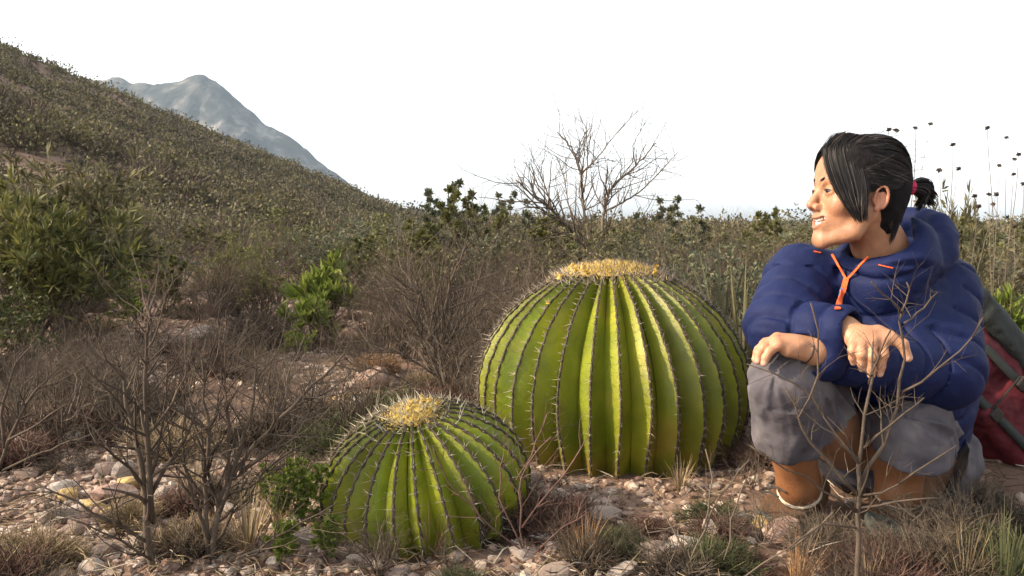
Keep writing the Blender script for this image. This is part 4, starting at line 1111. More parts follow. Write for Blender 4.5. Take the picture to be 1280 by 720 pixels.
    def wrinkle(self, amp, freq, seed=0.0, stretch=(1, 1, 1), ridged=False):
        near = np.abs(self.D) < 0.04
        i = np.nonzero(near)
        n = fbm(self.ax[0][i[0]] * freq * stretch[0], self.ax[1][i[1]] * freq * stretch[1], self.ax[2][i[2]] * freq * stretch[2] + seed, 2)
        if ridged: n = 0.6 - 1.6 * np.abs(n)
        self.D[i] += (amp * n).astype(np.float32)
    def sample(self, p):
        g = (np.asarray(p) - self.lo) / self.h
        i = np.clip(np.floor(g).astype(int), 0, np.array(self.D.shape) - 2); f = np.clip(g - i, 0, 1); r = 0
        for a in (0, 1):
            for b in (0, 1):
                for c in (0, 1):
                    r += (f[0] if a else 1 - f[0]) * (f[1] if b else 1 - f[1]) * (f[2] if c else 1 - f[2]) * self.D[i[0] + a, i[1] + b, i[2] + c]
        return r
    def hit(self, px, py, y0, y1, lift=0.0):
        """first surface point along the line of sight through a photo pixel"""
        ys = np.arange(y0, y1, 0.003)
        for y in ys:
            p = P(px, py, y)
            if self.sample(p) < lift: return p
        return P(px, py, y1)
    def mesh(self):
        D, h = self.D, self.h
        D[0] = D[-1] = 0.5; D[:, 0] = D[:, -1] = 0.5; D[:, :, 0] = D[:, :, -1] = 0.5
        s = D < 0
        c = np.zeros(np.array(D.shape) - 1, np.int8)
        nx, ny, nz = c.shape
        for a in (0, 1):
            for b in (0, 1):
                for d in (0, 1): c += s[a:a + nx, b:b + ny, d:d + nz]
        act = (c > 0) & (c < 8)
        idx = np.full(c.shape, -1, np.int32); I = np.nonzero(act); idx[I] = np.arange(len(I[0]))
        acc = np.zeros((len(I[0]), 3)); cnt = np.zeros(len(I[0]))
        cor = [(a, b, d) for a in (0, 1) for b in (0, 1) for d in (0, 1)]
        val = {q: D[I[0] + q[0], I[1] + q[1], I[2] + q[2]] for q in cor}
        for q in cor:
            for axn in range(3):
                if q[axn]: continue
                q2 = list(q); q2[axn] = 1; q2 = tuple(q2)
                va, vb = val[q], val[q2]; cr = (va < 0) != (vb < 0)
                t = np.where(cr, va / np.where(cr, va - vb, 1), 0)
                for ccc in range(3):
                    acc[:, ccc] += np.where(cr, q[ccc] + (t if ccc == axn else 0), 0)
                cnt += cr
        v = acc / cnt[:, None] + np.stack(I, -1)
        v = self.lo + v * h
        quads = []
        for axn in range(3):
            o1, o2 = (axn + 1) % 3, (axn + 2) % 3
            sa = [slice(None)] * 3; sb = [slice(None)] * 3; sa[axn] = slice(0, -1); sb[axn] = slice(1, None)
            A, B = s[tuple(sa)], s[tuple(sb)]
            E = np.nonzero(A != B); E = np.stack(E, -1)
            E = E[(E[:, o1] > 0) & (E[:, o2] > 0) & (E[:, o1] < c.shape[o1]) & (E[:, o2] < c.shape[o2])]
            inside = A[E[:, 0], E[:, 1], E[:, 2]]
            def cell(d1, d2):
                Q = E.copy(); Q[:, o1] -= d1; Q[:, o2] -= d2
                return idx[Q[:, 0], Q[:, 1], Q[:, 2]]
            q = np.stack([cell(1, 1), cell(0, 1), cell(0, 0), cell(1, 0)], -1)
            q[~inside] = q[~inside][:, ::-1]
            quads.append(q)
        q = np.concatenate(quads); q = q[(q >= 0).all(1)]
        # one light smoothing pass
        for _ in range(1):
            sm = np.zeros_like(v); ct = np.zeros(len(v))
            for a in range(4):
                b = (a + 1) % 4
                np.add.at(sm, q[:, a], v[q[:, b]]); np.add.at(sm, q[:, b], v[q[:, a]]); np.add.at(ct, q[:, a], 1); np.add.at(ct, q[:, b], 1)
            v = v * .5 + .5 * sm / np.maximum(ct, 1)[:, None]
        return v, q

def join(parts):
    v, q, n = [], [], 0
    for a, b in parts:
        v.append(a); q.append(b + n); n += len(a)
    return np.concatenate(v), np.concatenate(q)

# ------------------------------------------------------------------ the person
M['skin'] = mat('skin', [(0.3, (0.90, 0.88, 0.86)), (0.7, (1.0, 1.0, 1.0))], 40, 0.48, 5, 0.5, 260, attr='tint', spec=0.4, dist=0.0016)
_b = M['skin'].node_tree.nodes['Principled BSDF']
_b.inputs['Subsurface Weight'].default_value = 0.12
_b.inputs['Subsurface Radius'].default_value = (0.008, 0.003, 0.0015)
_b.inputs['Subsurface Scale'].default_value = 1.0
M['hair'] = mat('hair', [(0.3, (0.008, 0.0075, 0.0085)), (0.6, (0.016, 0.014, 0.015)), (0.72, (0.026, 0.022, 0.022)), (0.9, (0.11, 0.092, 0.082))], 60, 0.5, 3, island=0.7, spec=0.28)
M['hair_cap'] = mat('hair_cap', [(0.3, (0.007, 0.0065, 0.0075)), (0.7, (0.014, 0.012, 0.013))], 90, 0.85, 3, 0.4, 180, spec=0.08)
M['jacket'] = mat('jacket', [(0.3, (0.0040, 0.0085, 0.044)), (0.7, (0.006, 0.0125, 0.062))], 14, 0.72, 6, 0.5, 60, spec=0.2, dist=0.003)
M['lining'] = mat('lining', [(0.3, (0.007, 0.009, 0.022)), (0.7, (0.012, 0.015, 0.034))], 20, 0.8, 4, 0.3, 90)
M['zip'] = mat('zip', [(0.3, (0.72, 0.10, 0.02)), (0.7, (0.85, 0.15, 0.035))], 300, 0.55, 2, 0.6, 500)
M['tab'] = mat('tab', [(0.3, (0.05, 0.25, 0.6)), (0.7, (0.08, 0.33, 0.7))], 60, 0.5)
M['shorts'] = mat('shorts', [(0.3, (0.050, 0.046, 0.055)), (0.48, (0.090, 0.083, 0.095)), (0.6, (0.12, 0.11, 0.118)), (0.75, (0.19, 0.17, 0.17))], 11, 0.92, 9, 0.6, 120, spec=0.15, dist=0.002)
M['boot'] = mat('boot', [(0.3, (0.055, 0.026, 0.012)), (0.7, (0.11, 0.055, 0.026))], 30, 0.7, 6, 0.5, 120)
M['toe'] = mat('toe', [(0.3, (0.035, 0.04, 0.036)), (0.7, (0.075, 0.083, 0.073))], 30, 0.8, 6, 0.5, 120)
M['sock'] = mat('sock', [(0.3, (0.42, 0.35, 0.26)), (0.7, (0.62, 0.54, 0.42))], 200, 0.9, 3, 0.6, 400)
M['eye'] = mat('eye', [(0.3, (0.7, 0.66, 0.62)), (0.7, (0.78, 0.74, 0.70))], 60, 0.15, 2, attr='tint', spec=0.6)
M['teeth'] = mat('teeth', [(0.3, (0.72, 0.68, 0.60)), (0.7, (0.80, 0.76, 0.70))], 60, 0.25, 2, spec=0.5)
M['band'] = mat('band', [(0.3, (0.55, 0.03, 0.10)), (0.7, (0.70, 0.05, 0.16))], 200, 0.7, 2, 0.5, 400)
M['cord'] = mat('cord', [(0.3, (0.02, 0.016, 0.014)), (0.7, (0.04, 0.034, 0.03))], 200, 0.7)

def tint_attr(me, cols):
    at = me.color_attributes.new('tint', 'FLOAT_COLOR', 'POINT')
    at.data.foreach_set('color', np.concatenate([cols, np.ones((len(cols), 1))], 1).astype(np.float32).ravel())

HS = 0.97                                   # head size
HEAD_YAW = math.radians(4)                 # face turned from image-left toward the camera
HEAD_PITCH = math.radians(6)                # chin up
def head_frame():
    f = np.array([-math.cos(HEAD_YAW) * math.cos(HEAD_PITCH), -math.sin(HEAD_YAW) * math.cos(HEAD_PITCH), math.sin(HEAD_PITCH)])
    l = np.array([math.sin(HEAD_YAW), -math.cos(HEAD_YAW), 0.0])
    u = np.cross(f, l)
    R = np.stack([f * .93, l, u * 1.01], 1) * HS
    ear = P(1098, 250, 1.625)
    O = ear - R @ np.array([-0.008, 0.078, -0.012])
    return R, O
HR, HO = head_frame()
def H2W(p): return np.asarray(p) @ HR.T + HO
def W2H(p): return (np.asarray(p) - HO) @ np.linalg.inv(HR).T

NECK_BASE = P(1112, 335, 1.76)

def head_mesh():
    F = Field((-.15, -.11, -.22), (.15, .11, .15), .0019)
    F.ell((-.010, 0, .034), (.098, .077, .083))                      # skull
    F.ell((.034, 0, -.028), (.056, .060, .082), .03)                  # face
    F.ell((.058, 0, .045), (.036, .056, .045), .03)                   # forehead
    nb = W2H(NECK_BASE)
    F.chain([(-.028, 0, -.045), nb * .55 + np.array((-.028, 0, -.045)) * .45, nb], [.054, .054, .064], .025)
    for s in (-1, 1):
        F.cone((-.004, s * .054, -.040), (.022, s * .047, -.080), .017, .015, .02)   # jaw
        F.cone((.022, s * .047, -.080), (.070, s * .012, -.106), .015, .013, .02)
        F.ell((.058, s * .043, -.022), (.024, .020, .017), .018)                     # cheekbone
        F.ell((.062, s * .042, -.034), (.019, .016, .015), .014)                     # smiling cheek
        F.cone((.087, s * .012, .020), (.068, s * .048, .021), .0105, .010, .014)    # brow ridge
    F.ell((.073, 0, -.100), (.018, .020, .018), .016)                 # chin
    F.ell((.071, 0, -.062), (.023, .031, .027), .016)                 # muzzle
    for s in (-1, 1):
        F.ell((.098, s * .033, .000), (.016, .019, .012), .012, sub=True)            # eye socket
        F.ell((.0775, s * .032, -.001), (.0150, .0160, .0140), .004)                 # lids
        F.ell((.0925, s * .035, -.0015), (.0085, .0145, .0024), .002, sub=True)      # slit of the eye
    F.cone((.088, 0, .012), (.1010, 0, -.018), .0072, .0080, .012)     # nose bridge
    F.cone((.1010, 0, -.018), (.1085, 0, -.031), .0080, .0095, .007)    # nose tip
    for s in (-1, 1):
        F.ell((.0965, s * .0130, -.036), (.0105, .0075, .0080), .007)                 # wings
        F.ell((.102, s * .0065, -.0440), (.006, .0035, .0035), .002, sub=True)       # nostrils
    # smiling open mouth: lips follow an upward curve to the corners
    t = np.linspace(-1, 1, 9)
    up = np.stack([.0950 - .020 * t * t, .031 * t, -.0575 + .0085 * t * t], -1)
    lo = np.stack([.0905 - .017 * t * t, .028 * t, -.0780 + .0245 * t * t], -1)
    F.chain(up, .0044 * (1 - .45 * t * t), .004, .002)
    F.chain(lo, .0050 * (1 - .5 * t * t), .004, .002)
    for q in t[1:-1]:
        F.ell((.0960 - .0190 * q * q, .0300 * q, -.0672 + .0145 * q * q), (.014, .006, .0066 * (1 - .7 * q * q) + .0009), .001, sub=True)
    for s in (-1, 1):      # smile crease
        F.chain([(.098, s * .0205, -.036), (.088, s * .034, -.048), (.076, s * .040, -.064)], (.0022, .0026, .0018), .006, .004, sub=True)
    # ears
    for s in (-1, 1):
        F.ell((-.013, s * .075, -.010), (.0145, .0065, .0225), .006, rot=(0, .12, s * -.30))
        th = np.linspace(math.radians(-60), math.radians(215), 15)
        rim = np.stack([-.013 + .0140 * np.cos(th) * -1, s * (.0810 + .0032 * np.cos(th - .8)), -.007 + .0235 * np.sin(th)], -1)
        F.chain(rim, np.full(15, .0031), .0022, .001)
        F.ell((-.009, s * .0830, -.009), (.0075, .0050, .0125), .003, sub=True)
        F.ell((-.010, s * .0835, .004), (.0065, .0035, .0055), .002, sub=True)
        F.ell((-.0075, s * .0775, -.0305), (.0062, .0045, .0075), .004)
        F.ell((.0025, s * .075, -.012), (.0036, .0036, .0055), .003)
    v, q = F.mesh()
    # own colours of the skin
    x, y, z = v.T
    c = np.array([0.365, 0.188, 0.108]) * (1 + .16 * fbm(x * 60, y * 60, z * 60, 3) + .07 * vnoise(x * 400, y * 400, z * 400))[:, None]
    def blend(w, col):
        w = np.clip(w, 0, 1)[:, None]; c[:] = c * (1 - w) + w * np.array(col)
    blend(.30 * np.exp(-(((x - .07) / .03)**2 + ((np.abs(y) - .042) / .02)**2 + ((z + .035) / .022)**2)), (.50, .17, .09))
    blend(.35 * np.exp(-(((x - .112) / .015)**2 + (y / .015)**2 + ((z + .033) / .015)**2)), (.50, .19, .11))
    ear = ((np.abs(y) > .073) & (x < .012) & (x > -.04) & (np.abs(z + .01) < .04))
    blend(.35 * ear, (.50, .17, .10))
    lipw = np.zeros(len(v))
    for pts, rr in ((up, .0062), (lo, .0072)):
        for p_ in pts: lipw = np.maximum(lipw, np.exp(-(np.sum((v - p_)**2, 1) / (rr * .85)**2)**2))
    blend(.75 * lipw * (x > .07), (.36, .115, .085))
    stub = np.exp(-((z + .095) / .018)**2) * (x > .05) + np.exp(-((z + .048) / .006)**2) * (x > .085) * (np.abs(y) < .03)
    blend(.20 * stub * (.6 + .6 * vnoise(x * 500, y * 500, z * 500)), (.16, .10, .07))
    blend(.30 * (z < -.11) * (x < .06), (.33, .15, .085))
    return H2W(v), q, c

def hair_objects(person):
    def scalp(d, off):
        """point on the hair shell in direction d from the skull centre"""
        d = np.asarray(d, float); d = d / np.linalg.norm(d, axis=-1, keepdims=True)
        r = np.array([.098, .077, .083]) + off
        k = 1 / np.sqrt(((d / r)**2).sum(-1, keepdims=True))
        return np.array([-.010, 0, .034]) + d * k
    F = Field((-.15, -.12, -.12), (.13, .12, .15), .0022)
    F.ell((-.012, 0, .036), (.106, .0840, .0900))
    F.ell((-.054, 0, -.008), (.054, .071, .085), .02)                   # back of the head down to the nape
    F.ell((.034, .006, .062), (.054, .064, .044), .025)                 # volume over the forehead
    # cut the face and the ears free
    F.half((.082, 0, .058), (1, 0, -.78), .012)
    F.ell((.000, .090, -.022), (.024, .035, .034), .006, sub=True)
    F.ell((.000, -.090, -.022), (.024, .035, .034), .006, sub=True)
    F.ell((.020, .080, -.085), (.040, .06, .045), .006, sub=True); F.ell((.020, -.080, -.085), (.040, .06, .045), .006, sub=True)
    F.half((0, 0, -.098), (.45, 0, -1), .006)
    F.wrinkle(.0018, 60, 3.0)
    v, q = F.mesh()
    cap = obj('hair', mesh_np('hair', H2W(v), [q], M['hair_cap']), person)
    rng = random.Random(12); mb = MB()
    tie = np.array([-.118, .012, .028])
    def strand(pts, r=.00062, n=11):
        pts = np.asarray(pts, float); u = np.linspace(0, 1, len(pts)); uu = np.linspace(0, 1, n)
        # smooth curve through the control points
        f = np.stack([np.interp(uu, u, pts[:, c]) for c in range(3)], -1)
        for _ in range(2):
            f[1:-1] = (f[:-2] + 2 * f[1:-1] + f[2:]) / 4
        f[1:] += np.array([rng.gauss(0, .0006) for _ in range(3)])
        mb.tube(H2W(f), np.array([r * .8, *([r] * (n - 2)), r * .25]) * rng.uniform(.8, 1.3), 3)
    # swept back to the tie
    for k in range(2300):
        a = rng.uniform(-1, 1); side = 1 if rng.random() < .72 else -1
        el = rng.uniform(-.35, 1.45)                                  # where the strand starts, from temple to top
        fwd = rng.uniform(-.2, .92)
        d0 = np.array([fwd, side * math.cos(el), math.sin(el)])
        pts = []
        for t in np.linspace(0, 1, 7):
            d = d0 * (1 - t) + np.array([-1.0, side * .12 * (1 - t), .0]) * t
            d[2] += .10 * math.sin(t * math.pi) * (1 if el > .6 else -.2)
            pts.append(scalp(d, .0085 + rng.uniform(0, .0022) + (.004 if el > .7 else 0)))
        if pts[0][0] > .060 and pts[0][2] < .06: continue
        if abs(pts[0][0] + .006) < .03 and pts[0][2] < .016: continue
        pts[-1] = tie + np.array([.012, rng.uniform(-.011, .011), rng.uniform(-.011, .011)])
        strand(pts)
    # fringe: from the top, over the forehead and temple, hanging down before the ear
    for k in range(1700):
        t = rng.random() if rng.random() < .94 else rng.uniform(-.25, 0); j = rng.gauss(0, .004)
        root_ = np.array([.062 - .050 * t + j, .012 + rng.uniform(-.018, .03), .123 - .004 * t])
        m1 = np.array([.098 - .052 * t + j, .034 + .012 * t, .094 + .010 * t])
        m2 = np.array([.095 - .060 * t + j, .056 + .018 * t, .050])
        m3 = np.array([.078 - .056 * t + j, .068 + .016 * t, .008])
        e = np.array([.046 - .036 * t + rng.gauss(0, .005), .074 + .010 * t, -.040 - .022 * rng.random() + .02 * t])
        e = e * .30 + .70 * np.array([.018 + rng.gauss(0, .004), .080, -.070])
        pl_ = np.array([root_, m1, m2, m3, (m3 + e) / 2 + np.array([.006, .004, 0]), e])
        cut = rng.uniform(.66, 1.0)
        uu = np.linspace(0, cut, 9) * 5; pl_ = np.stack([np.interp(uu, np.arange(6), pl_[:, c]) for c in range(3)], -1)
        strand(pl_ + np.array([rng.gauss(0, .0016), rng.gauss(0, .0020), rng.gauss(0, .0016)]), .00065 if rng.random() < .9 else .0004, 13)
    # over the top, from the parting back to the tie
    for k in range(700):
        x0, y0 = rng.uniform(.0, .072), rng.uniform(-.03, .05)
        z0 = .034 + .0965 * math.sqrt(max(.05, 1 - ((x0 + .01) / .125)**2 - (y0 / .1)**2))
        strand([(x0, y0, z0 - .004), (x0 - .03, y0 * 1.15, z0 + .006), (-.055, y0 * 1.2, .116), (-.095, y0 * .9, .080), tie + np.array([.010, y0 * .15, .012])], .0007, 13)
    # far-side fringe
    for k in range(120):
        t = rng.random()
        root_ = np.array([.060 - .04 * t, .0 - rng.uniform(0, .03), .121])
        strand([root_, (.094 - .04 * t, -.035, .092), (.086 - .045 * t, -.058, .050), (.060 - .04 * t, -.070, .015), (.030 - .03 * t, -.074, -.02)], .0012)
    # loose fine hairs
    for k in range(110):
        a = rng.uniform(0, 6.28); el = rng.uniform(-.2, 1.5)
        p0 = scalp([math.cos(a) * math.cos(el), math.sin(a) * math.cos(el), math.sin(el)], .009)
        if p0[0] > .05 and p0[2] < .07: continue
        d = np.array([-1.0, rng.gauss(0, .5), rng.gauss(.1, .4)]); nrm_ = p0 - np.array([-.01, 0, .034]); nrm_ /= np.linalg.norm(nrm_)
        strand([p0, p0 + d * .02 + nrm_ * rng.uniform(.002, .007), p0 + d * .045 + nrm_ * rng.uniform(.0, .009)], .00035, 7)
    # nape
    for k in range(800):
        y = rng.uniform(-.062, .066); x = -.035 - .062 * math.sqrt(max(0, 1 - (y / .07)**2))
        z1 = rng.uniform(-.112, -.075) + .055 * (abs(y) / .066)**3
        s_ = np.array([x * 1.06, y * 1.05, .015 + rng.uniform(-.02, .03)]); e = np.array([x * .88 + rng.gauss(0, .003), y * .93, z1])
        strand([s_, (s_ + e) / 2 + np.array([-.005, 0, 0]), e])
    obj('hair_strands', mb.mesh('hair_strands', M['hair']), cap, kind='stuff')
    # bun / short ponytail
    bb = MB(); mb = bb
    for k in range(330):
        a = rng.uniform(0, 6.28); rr = math.sqrt(rng.random())
        o = np.array([0, math.cos(a) * rr, math.sin(a) * rr])
        s_ = tie + o * .009
        m1 = tie + np.array([-.020, 0, .006]) + o * np.array([1, .020, .020])
        m2 = tie + np.array([-.044, 0, -.002]) + o * np.array([1, .023, .025])
        e = tie + np.array([-.052 + rng.gauss(0, .006) + .01 * o[2], 0, -.014 + rng.gauss(0, .004)]) + o * np.array([1, .019, .022])
        if rng.random() < .3: e = m2 + np.array([.016, 0, -.024])
        strand([s_, m1, m2, e], .0013, 8)
    obj('hair_bun', bb.mesh('hair_bun', M['hair']), cap, kind='stuff')
    tb = MB(); th = np.linspace(0, 2 * math.pi, 17)
    for dx in (-.003, .003):
        tb.tube(H2W(tie + np.stack([0 * th + dx - .002, .0115 * np.cos(th), .0125 * np.sin(th)], -1)), .0036, 6)
    obj('hair_band', tb.mesh('hair_band', M['band']), cap)
    # lashes: dark line along each upper lid
    for s in (1, -1):
        lb_ = MB(); t = np.linspace(-1, 1, 9)
        lb_.tube(H2W(np.stack([.0925 - .007 * t * t - .003 * t, s * (.033 + .0135 * t), .0022 - .0022 * t * t], -1)), [.0006] + [.0013] * 7 + [.0007], 5)
        obj('eyelash', lb_.mesh('eyelash', M['hair']), person)
    # eyebrows
    for s in (1, -1):
        eb = MB()
        for k in range(170):
            t = rng.random(); p = np.array([.0985 - .026 * t**1.4, s * (.012 + .040 * t), .0205 + .007 * math.sin(t * 2.4) + rng.gauss(0, .0014)])
            d = np.array([-.004 * t, s * .008, .003 - .004 * t]) * rng.uniform(.7, 1.2)
            eb.tube(H2W(np.array([p, p + d * .5, p + d])), [.0009, .0009, .0003], 3)
        obj('eyebrow', eb.mesh('eyebrow', M['hair']), person)
    return cap

def ball(name, c, r, m, parent, col=None, scale=(1, 1, 1)):
    v, f = ico(4)
    me = mesh_np(name, H2W(np.array(c) + v * r * np.array(scale)), [f], m)
    if col is not None: tint_attr(me, col(v))
    return obj(name, me, parent)

def hand_tint(v, kn, fing, th):
    n = fbm(v[:, 0] * 80, v[:, 1] * 80, v[:, 2] * 80, 3)[:, None]
    c = np.array([0.42, 0.222, 0.128]) * (1 + .10 * n)
    def blend(p, r, col, w):
        k = (w * np.exp(-(np.sum((v - p)**2, 1) / r**2)))[:, None]; c[:] = c * (1 - k) + k * np.array(col)
    for p in kn: blend(p, .012, (.50, .19, .11), .6)
    for pts, rs in fing + [(th, None)]:
        blend(pts[1], .009, (.50, .20, .12), .55); blend(pts[2], .008, (.50, .20, .12), .4)
        blend(pts[3] + np.array([0, -.006, -.001]), .0065, (.66, .42, .33), .8)
    return c

def hands():
    lo = np.minimum(P(1040, 490, 1.60), P(930, 480, 1.62)) - .03; lo[1] = 1.42
    hi = np.maximum(P(1150, 395, 1.62), P(1030, 400, 1.62)) + .03; hi[1] = 1.66
    out = []
    # right hand, hanging over the other forearm
    a = np.minimum(P(1030, 485, 1.48), P(1030, 485, 1.60)); b = np.maximum(P(1150, 390, 1.62), P(1150, 390, 1.46))
    F = Field(a - .02, b + .02, .0019)
    F.D[:] = .5
    W = P(1056, 412, 1.545)
    F.cone(P(1020, 411, 1.58), W, .029, .026)
    kn = [P(1104, 425, 1.500), P(1090, 427, 1.496), P(1077, 428, 1.498), P(1066, 427, 1.506)]
    for k_, r in zip(kn, (.0125, .0125, .012, .011)):
        F.cone(W, k_, .020, r, .012)
    F.ell(P(1084, 420, 1.512), (.034, .016, .020), .01)
    # fingers: index, middle, ring, little
    fing = [([kn[0], P(1104, 443, 1.487), P(1101, 458, 1.490), P(1099.5, 467, 1.494)], (.0102, .0090, .0083, .0073)),
            ([kn[1], P(1090, 446, 1.482), P(1089, 460, 1.486), P(1089, 469, 1.490)], (.0102, .0092, .0083, .0073)),
            ([kn[2], P(1077, 443, 1.486), P(1077, 454, 1.490), P(1078, 461, 1.496)], (.0098, .0086, .0079, .0070)),
            ([kn[3], P(1066, 438, 1.498), P(1066, 447, 1.503), P(1067, 453, 1.508)], (.0095, .0082, .0075, .0066))]
    G = F.D.copy()
    for pts, rs in fing:
        F2 = Field(a - .02, b + .02, .0019); F2.chain(pts, rs, 0, .004)
        F2.ell(pts[1], np.full(3, rs[1] * 1.07), .004)
        d = F2.D; k = .005; t = np.clip(.5 + .5 * (G - d) / k, 0, 1)
        F.D = np.minimum(F.D, G + (d - G) * t - k * t * (1 - t))
    th = [P(1098, 417, 1.515), P(1113, 422, 1.500), P(1128, 430, 1.492), P(1135, 447, 1.490)]
    F.chain(th, (.017, .0125, .0105, .0085), .008, .005)
    v, q = F.mesh(); out.append((v, q, hand_tint(v, kn, fing, th)))
    nails = [fing[0][0][3], fing[1][0][3], fing[2][0][3], th[3]]
    # left hand, laid on the knee
    a = np.minimum(P(930, 470, 1.48), P(930, 470, 1.64)); b = np.maximum(P(1050, 405, 1.64), P(1050, 405, 1.48))
    F = Field(a - .02, b + .02, .0019)
    W = P(1019, 439, 1.555)
    F.cone(P(1050, 446, 1.575), W, .030, .0255)
    kn = [P(977, 423, 1.590), P(972, 423, 1.570), P(970, 426, 1.550), P(973, 431, 1.532)]
    for k_, r in zip(kn, (.0125, .0125, .012, .0115)):
        F.cone(W, k_, .021, r, .012)
    F.ell(P(992, 429, 1.558), (.030, .034, .015), .01)
    F.cone(W, P(985, 439, 1.535), .018, .012, .01)
    fing = [([kn[0], P(957, 428, 1.592), P(948, 437, 1.588), P(945, 447, 1.584)], (.0100, .0090, .0082, .0073)),
            ([kn[1], P(955, 430, 1.570), P(947, 440, 1.566), P(944, 449, 1.562)], (.0100, .0090, .0082, .0073)),
            ([kn[2], P(956, 433, 1.548), P(949, 442, 1.545), P(947, 451, 1.542)], (.0106, .0096, .0087, .0078)),
            ([kn[3], P(962, 439, 1.528), P(957, 447, 1.526), P(955, 454, 1.525)], (.0095, .0085, .0077, .0068))]
    G = F.D.copy()
    for pts, rs in fing:
        F2 = Field(a - .02, b + .02, .0019); F2.chain(pts, rs, 0, .004)
        d = F2.D; k = .005; t = np.clip(.5 + .5 * (G - d) / k, 0, 1)
        F.D = np.minimum(F.D, G + (d - G) * t - k * t * (1 - t))
    th = [P(1000, 428, 1.585), P(985, 428, 1.605), P(970, 436, 1.612), P(968, 438, 1.612)]
    F.chain(th, (.015, .012, .009, .0085), .008, .005)
    v, q = F.mesh(); out.append((v, q, hand_tint(v, kn, fing, th)))
    return out

# joints, from the photograph
J = dict(pelvis=P(1128, 575, 2.00), belly=P(1118, 480, 1.90), chest=P(1098, 400, 1.81), top=P(1102, 345, 1.80),
         r_sh=P(1003, 352, 1.80), l_sh=P(1170, 366, 1.83), r_el=P(975, 408, 1.66), r_wr=P(1052, 412, 1.55),
         l_el=P(1176, 462, 1.69), l_wr=P(1030, 444, 1.575),
         r_hip=P(1070, 560, 2.00), l_hip=P(1165, 570, 2.00), r_kn=P(986, 480, 1.62), l_kn=P(1140, 532, 1.70),
         r_an=P(1000, 622, 1.80), l_an=P(1120, 630, 1.76))

def ribbon(pts, w, th, F):
    """flat tape lying on an implicit surface"""
    pts = np.asarray(pts, float); n = len(pts); tg = np.gradient(pts, axis=0); tg /= np.linalg.norm(tg, axis=1)[:, None]
    nr = np.array([[F.sample(p + e) - F.sample(p - e) for e in np.eye(3) * .008] for p in pts]); nr /= np.linalg.norm(nr, axis=1)[:, None] + 1e-9
    nr = np.stack([np.convolve(np.pad(nr[:, c], 1, 'edge'), [.25, .5, .25], 'valid') for c in range(3)], -1)
    sd = np.cross(tg, nr); sd /= np.linalg.norm(sd, axis=1)[:, None]
    ring = np.stack([pts - sd * w - nr * th, pts + sd * w - nr * th, pts + sd * w + nr * th, pts - sd * w + nr * th], 1)
    b = MB(); i = np.arange(n - 1)[:, None] * 4; j = np.arange(4)[None]; j2 = (j + 1) % 4
    q = np.stack([i + j, i + j2, i + 4 + j2, i + 4 + j], -1).reshape(-1, 4)
    b.add(ring.reshape(-1, 3), np.concatenate([q, [[3, 2, 1, 0], [4 * n - 4, 4 * n - 3, 4 * n - 2, 4 * n - 1]]]))
    return b

def fold_field(F, segs, amp=.005):
    """cloth folds that run down along each leg"""
    I = np.nonzero(np.abs(F.D) < .03)
    p = np.stack([F.ax[c][I[c]] for c in range(3)], -1).astype(float)
    best = np.full(len(p), 9.0); th = np.zeros(len(p)); s = np.zeros(len(p))
    for k, (a, b) in enumerate(segs):
        ba = b - a; L = np.linalg.norm(ba); ba = ba / L; t = (p - a) @ ba; w = p - a - np.clip(t, 0, L)[:, None] * ba; d = np.linalg.norm(w, axis=1)
        e1 = np.cross(ba, [0, 0.3, 1.0]); e1 /= np.linalg.norm(e1); e2 = np.cross(ba, e1)
        ang = np.arctan2(w @ e1, w @ e2); m = d < best; best[m] = d[m]; th[m] = ang[m] + 3.1 * k; s[m] = t[m]
    n = vnoise(np.cos(th) * 2.3 + s * 3, np.sin(th) * 2.3 - s * 4, s * 7.0)
    n2 = vnoise(np.cos(th) * 5 + s * 5, np.sin(th) * 5 + s * 6, s * 16.0)
    F.D[I] += (amp * np.abs(n) * 1.6 + amp * .45 * np.abs(n2) - amp * .6).astype(np.float32)

def quilt_field(F):
    """stitched seams across sleeves and body with puckers beside them"""
    segs = [(J['pelvis'], J['top'], .15, .078), (J['l_sh'] + (J['l_sh'] - J['l_el']) * .4, J['l_el'], .085, .066), (J['l_el'], J['l_wr'], .064, .060), (J['r_sh'] + (J['r_sh'] - J['r_el']) * .4, J['r_el'], .077, .062), (J['r_el'], J['r_wr'], .054, .056)]
    I = np.nonzero(np.abs(F.D) < .03)
    p = np.stack([F.ax[c][I[c]] for c in range(3)], -1).astype(float)
    best = np.full(len(p), 9.0); s = np.zeros(len(p)); step = np.ones(len(p))
    for a, b, r, st in segs:
        ba = b - a; L = np.linalg.norm(ba); t = (p - a) @ ba / L**2
        d = np.linalg.norm(p - a - np.clip(t, 0, 1)[:, None] * ba, axis=1) - r
        m = d < best; best[m] = d[m]; s[m] = (t[m] * L); step[m] = st
    s = s + .006 * vnoise(p[:, 0] * 9, p[:, 1] * 9, p[:, 2] * 9)
    ph = s / step; dist = np.abs(ph - np.round(ph)) * step
    hood = p[:, 2] > J['top'][2] + .03
    puff = (np.clip(dist / (step * .5), 0, 1))
    disp = -.0065 * np.sqrt(np.clip(1 - (1 - puff)**2, 0, 1)) + .0042 + .0040 * np.exp(-(dist / .005)**2)
    pk = np.exp(-(dist / .024)**2) * .0024 * vnoise(p[:, 0] * 48, p[:, 1] * 48, p[:, 2] * 48)
    pk = pk + .0007 * vnoise(p[:, 0] * 75, p[:, 1] * 75, p[:, 2] * 75)
    disp = np.where(hood, .0065 * np.abs(vnoise(p[:, 0] * 11, p[:, 1] * 11, p[:, 2] * 19)) * 1.6 - .003, disp)
    F.D[I] += (disp + pk).astype(np.float32)

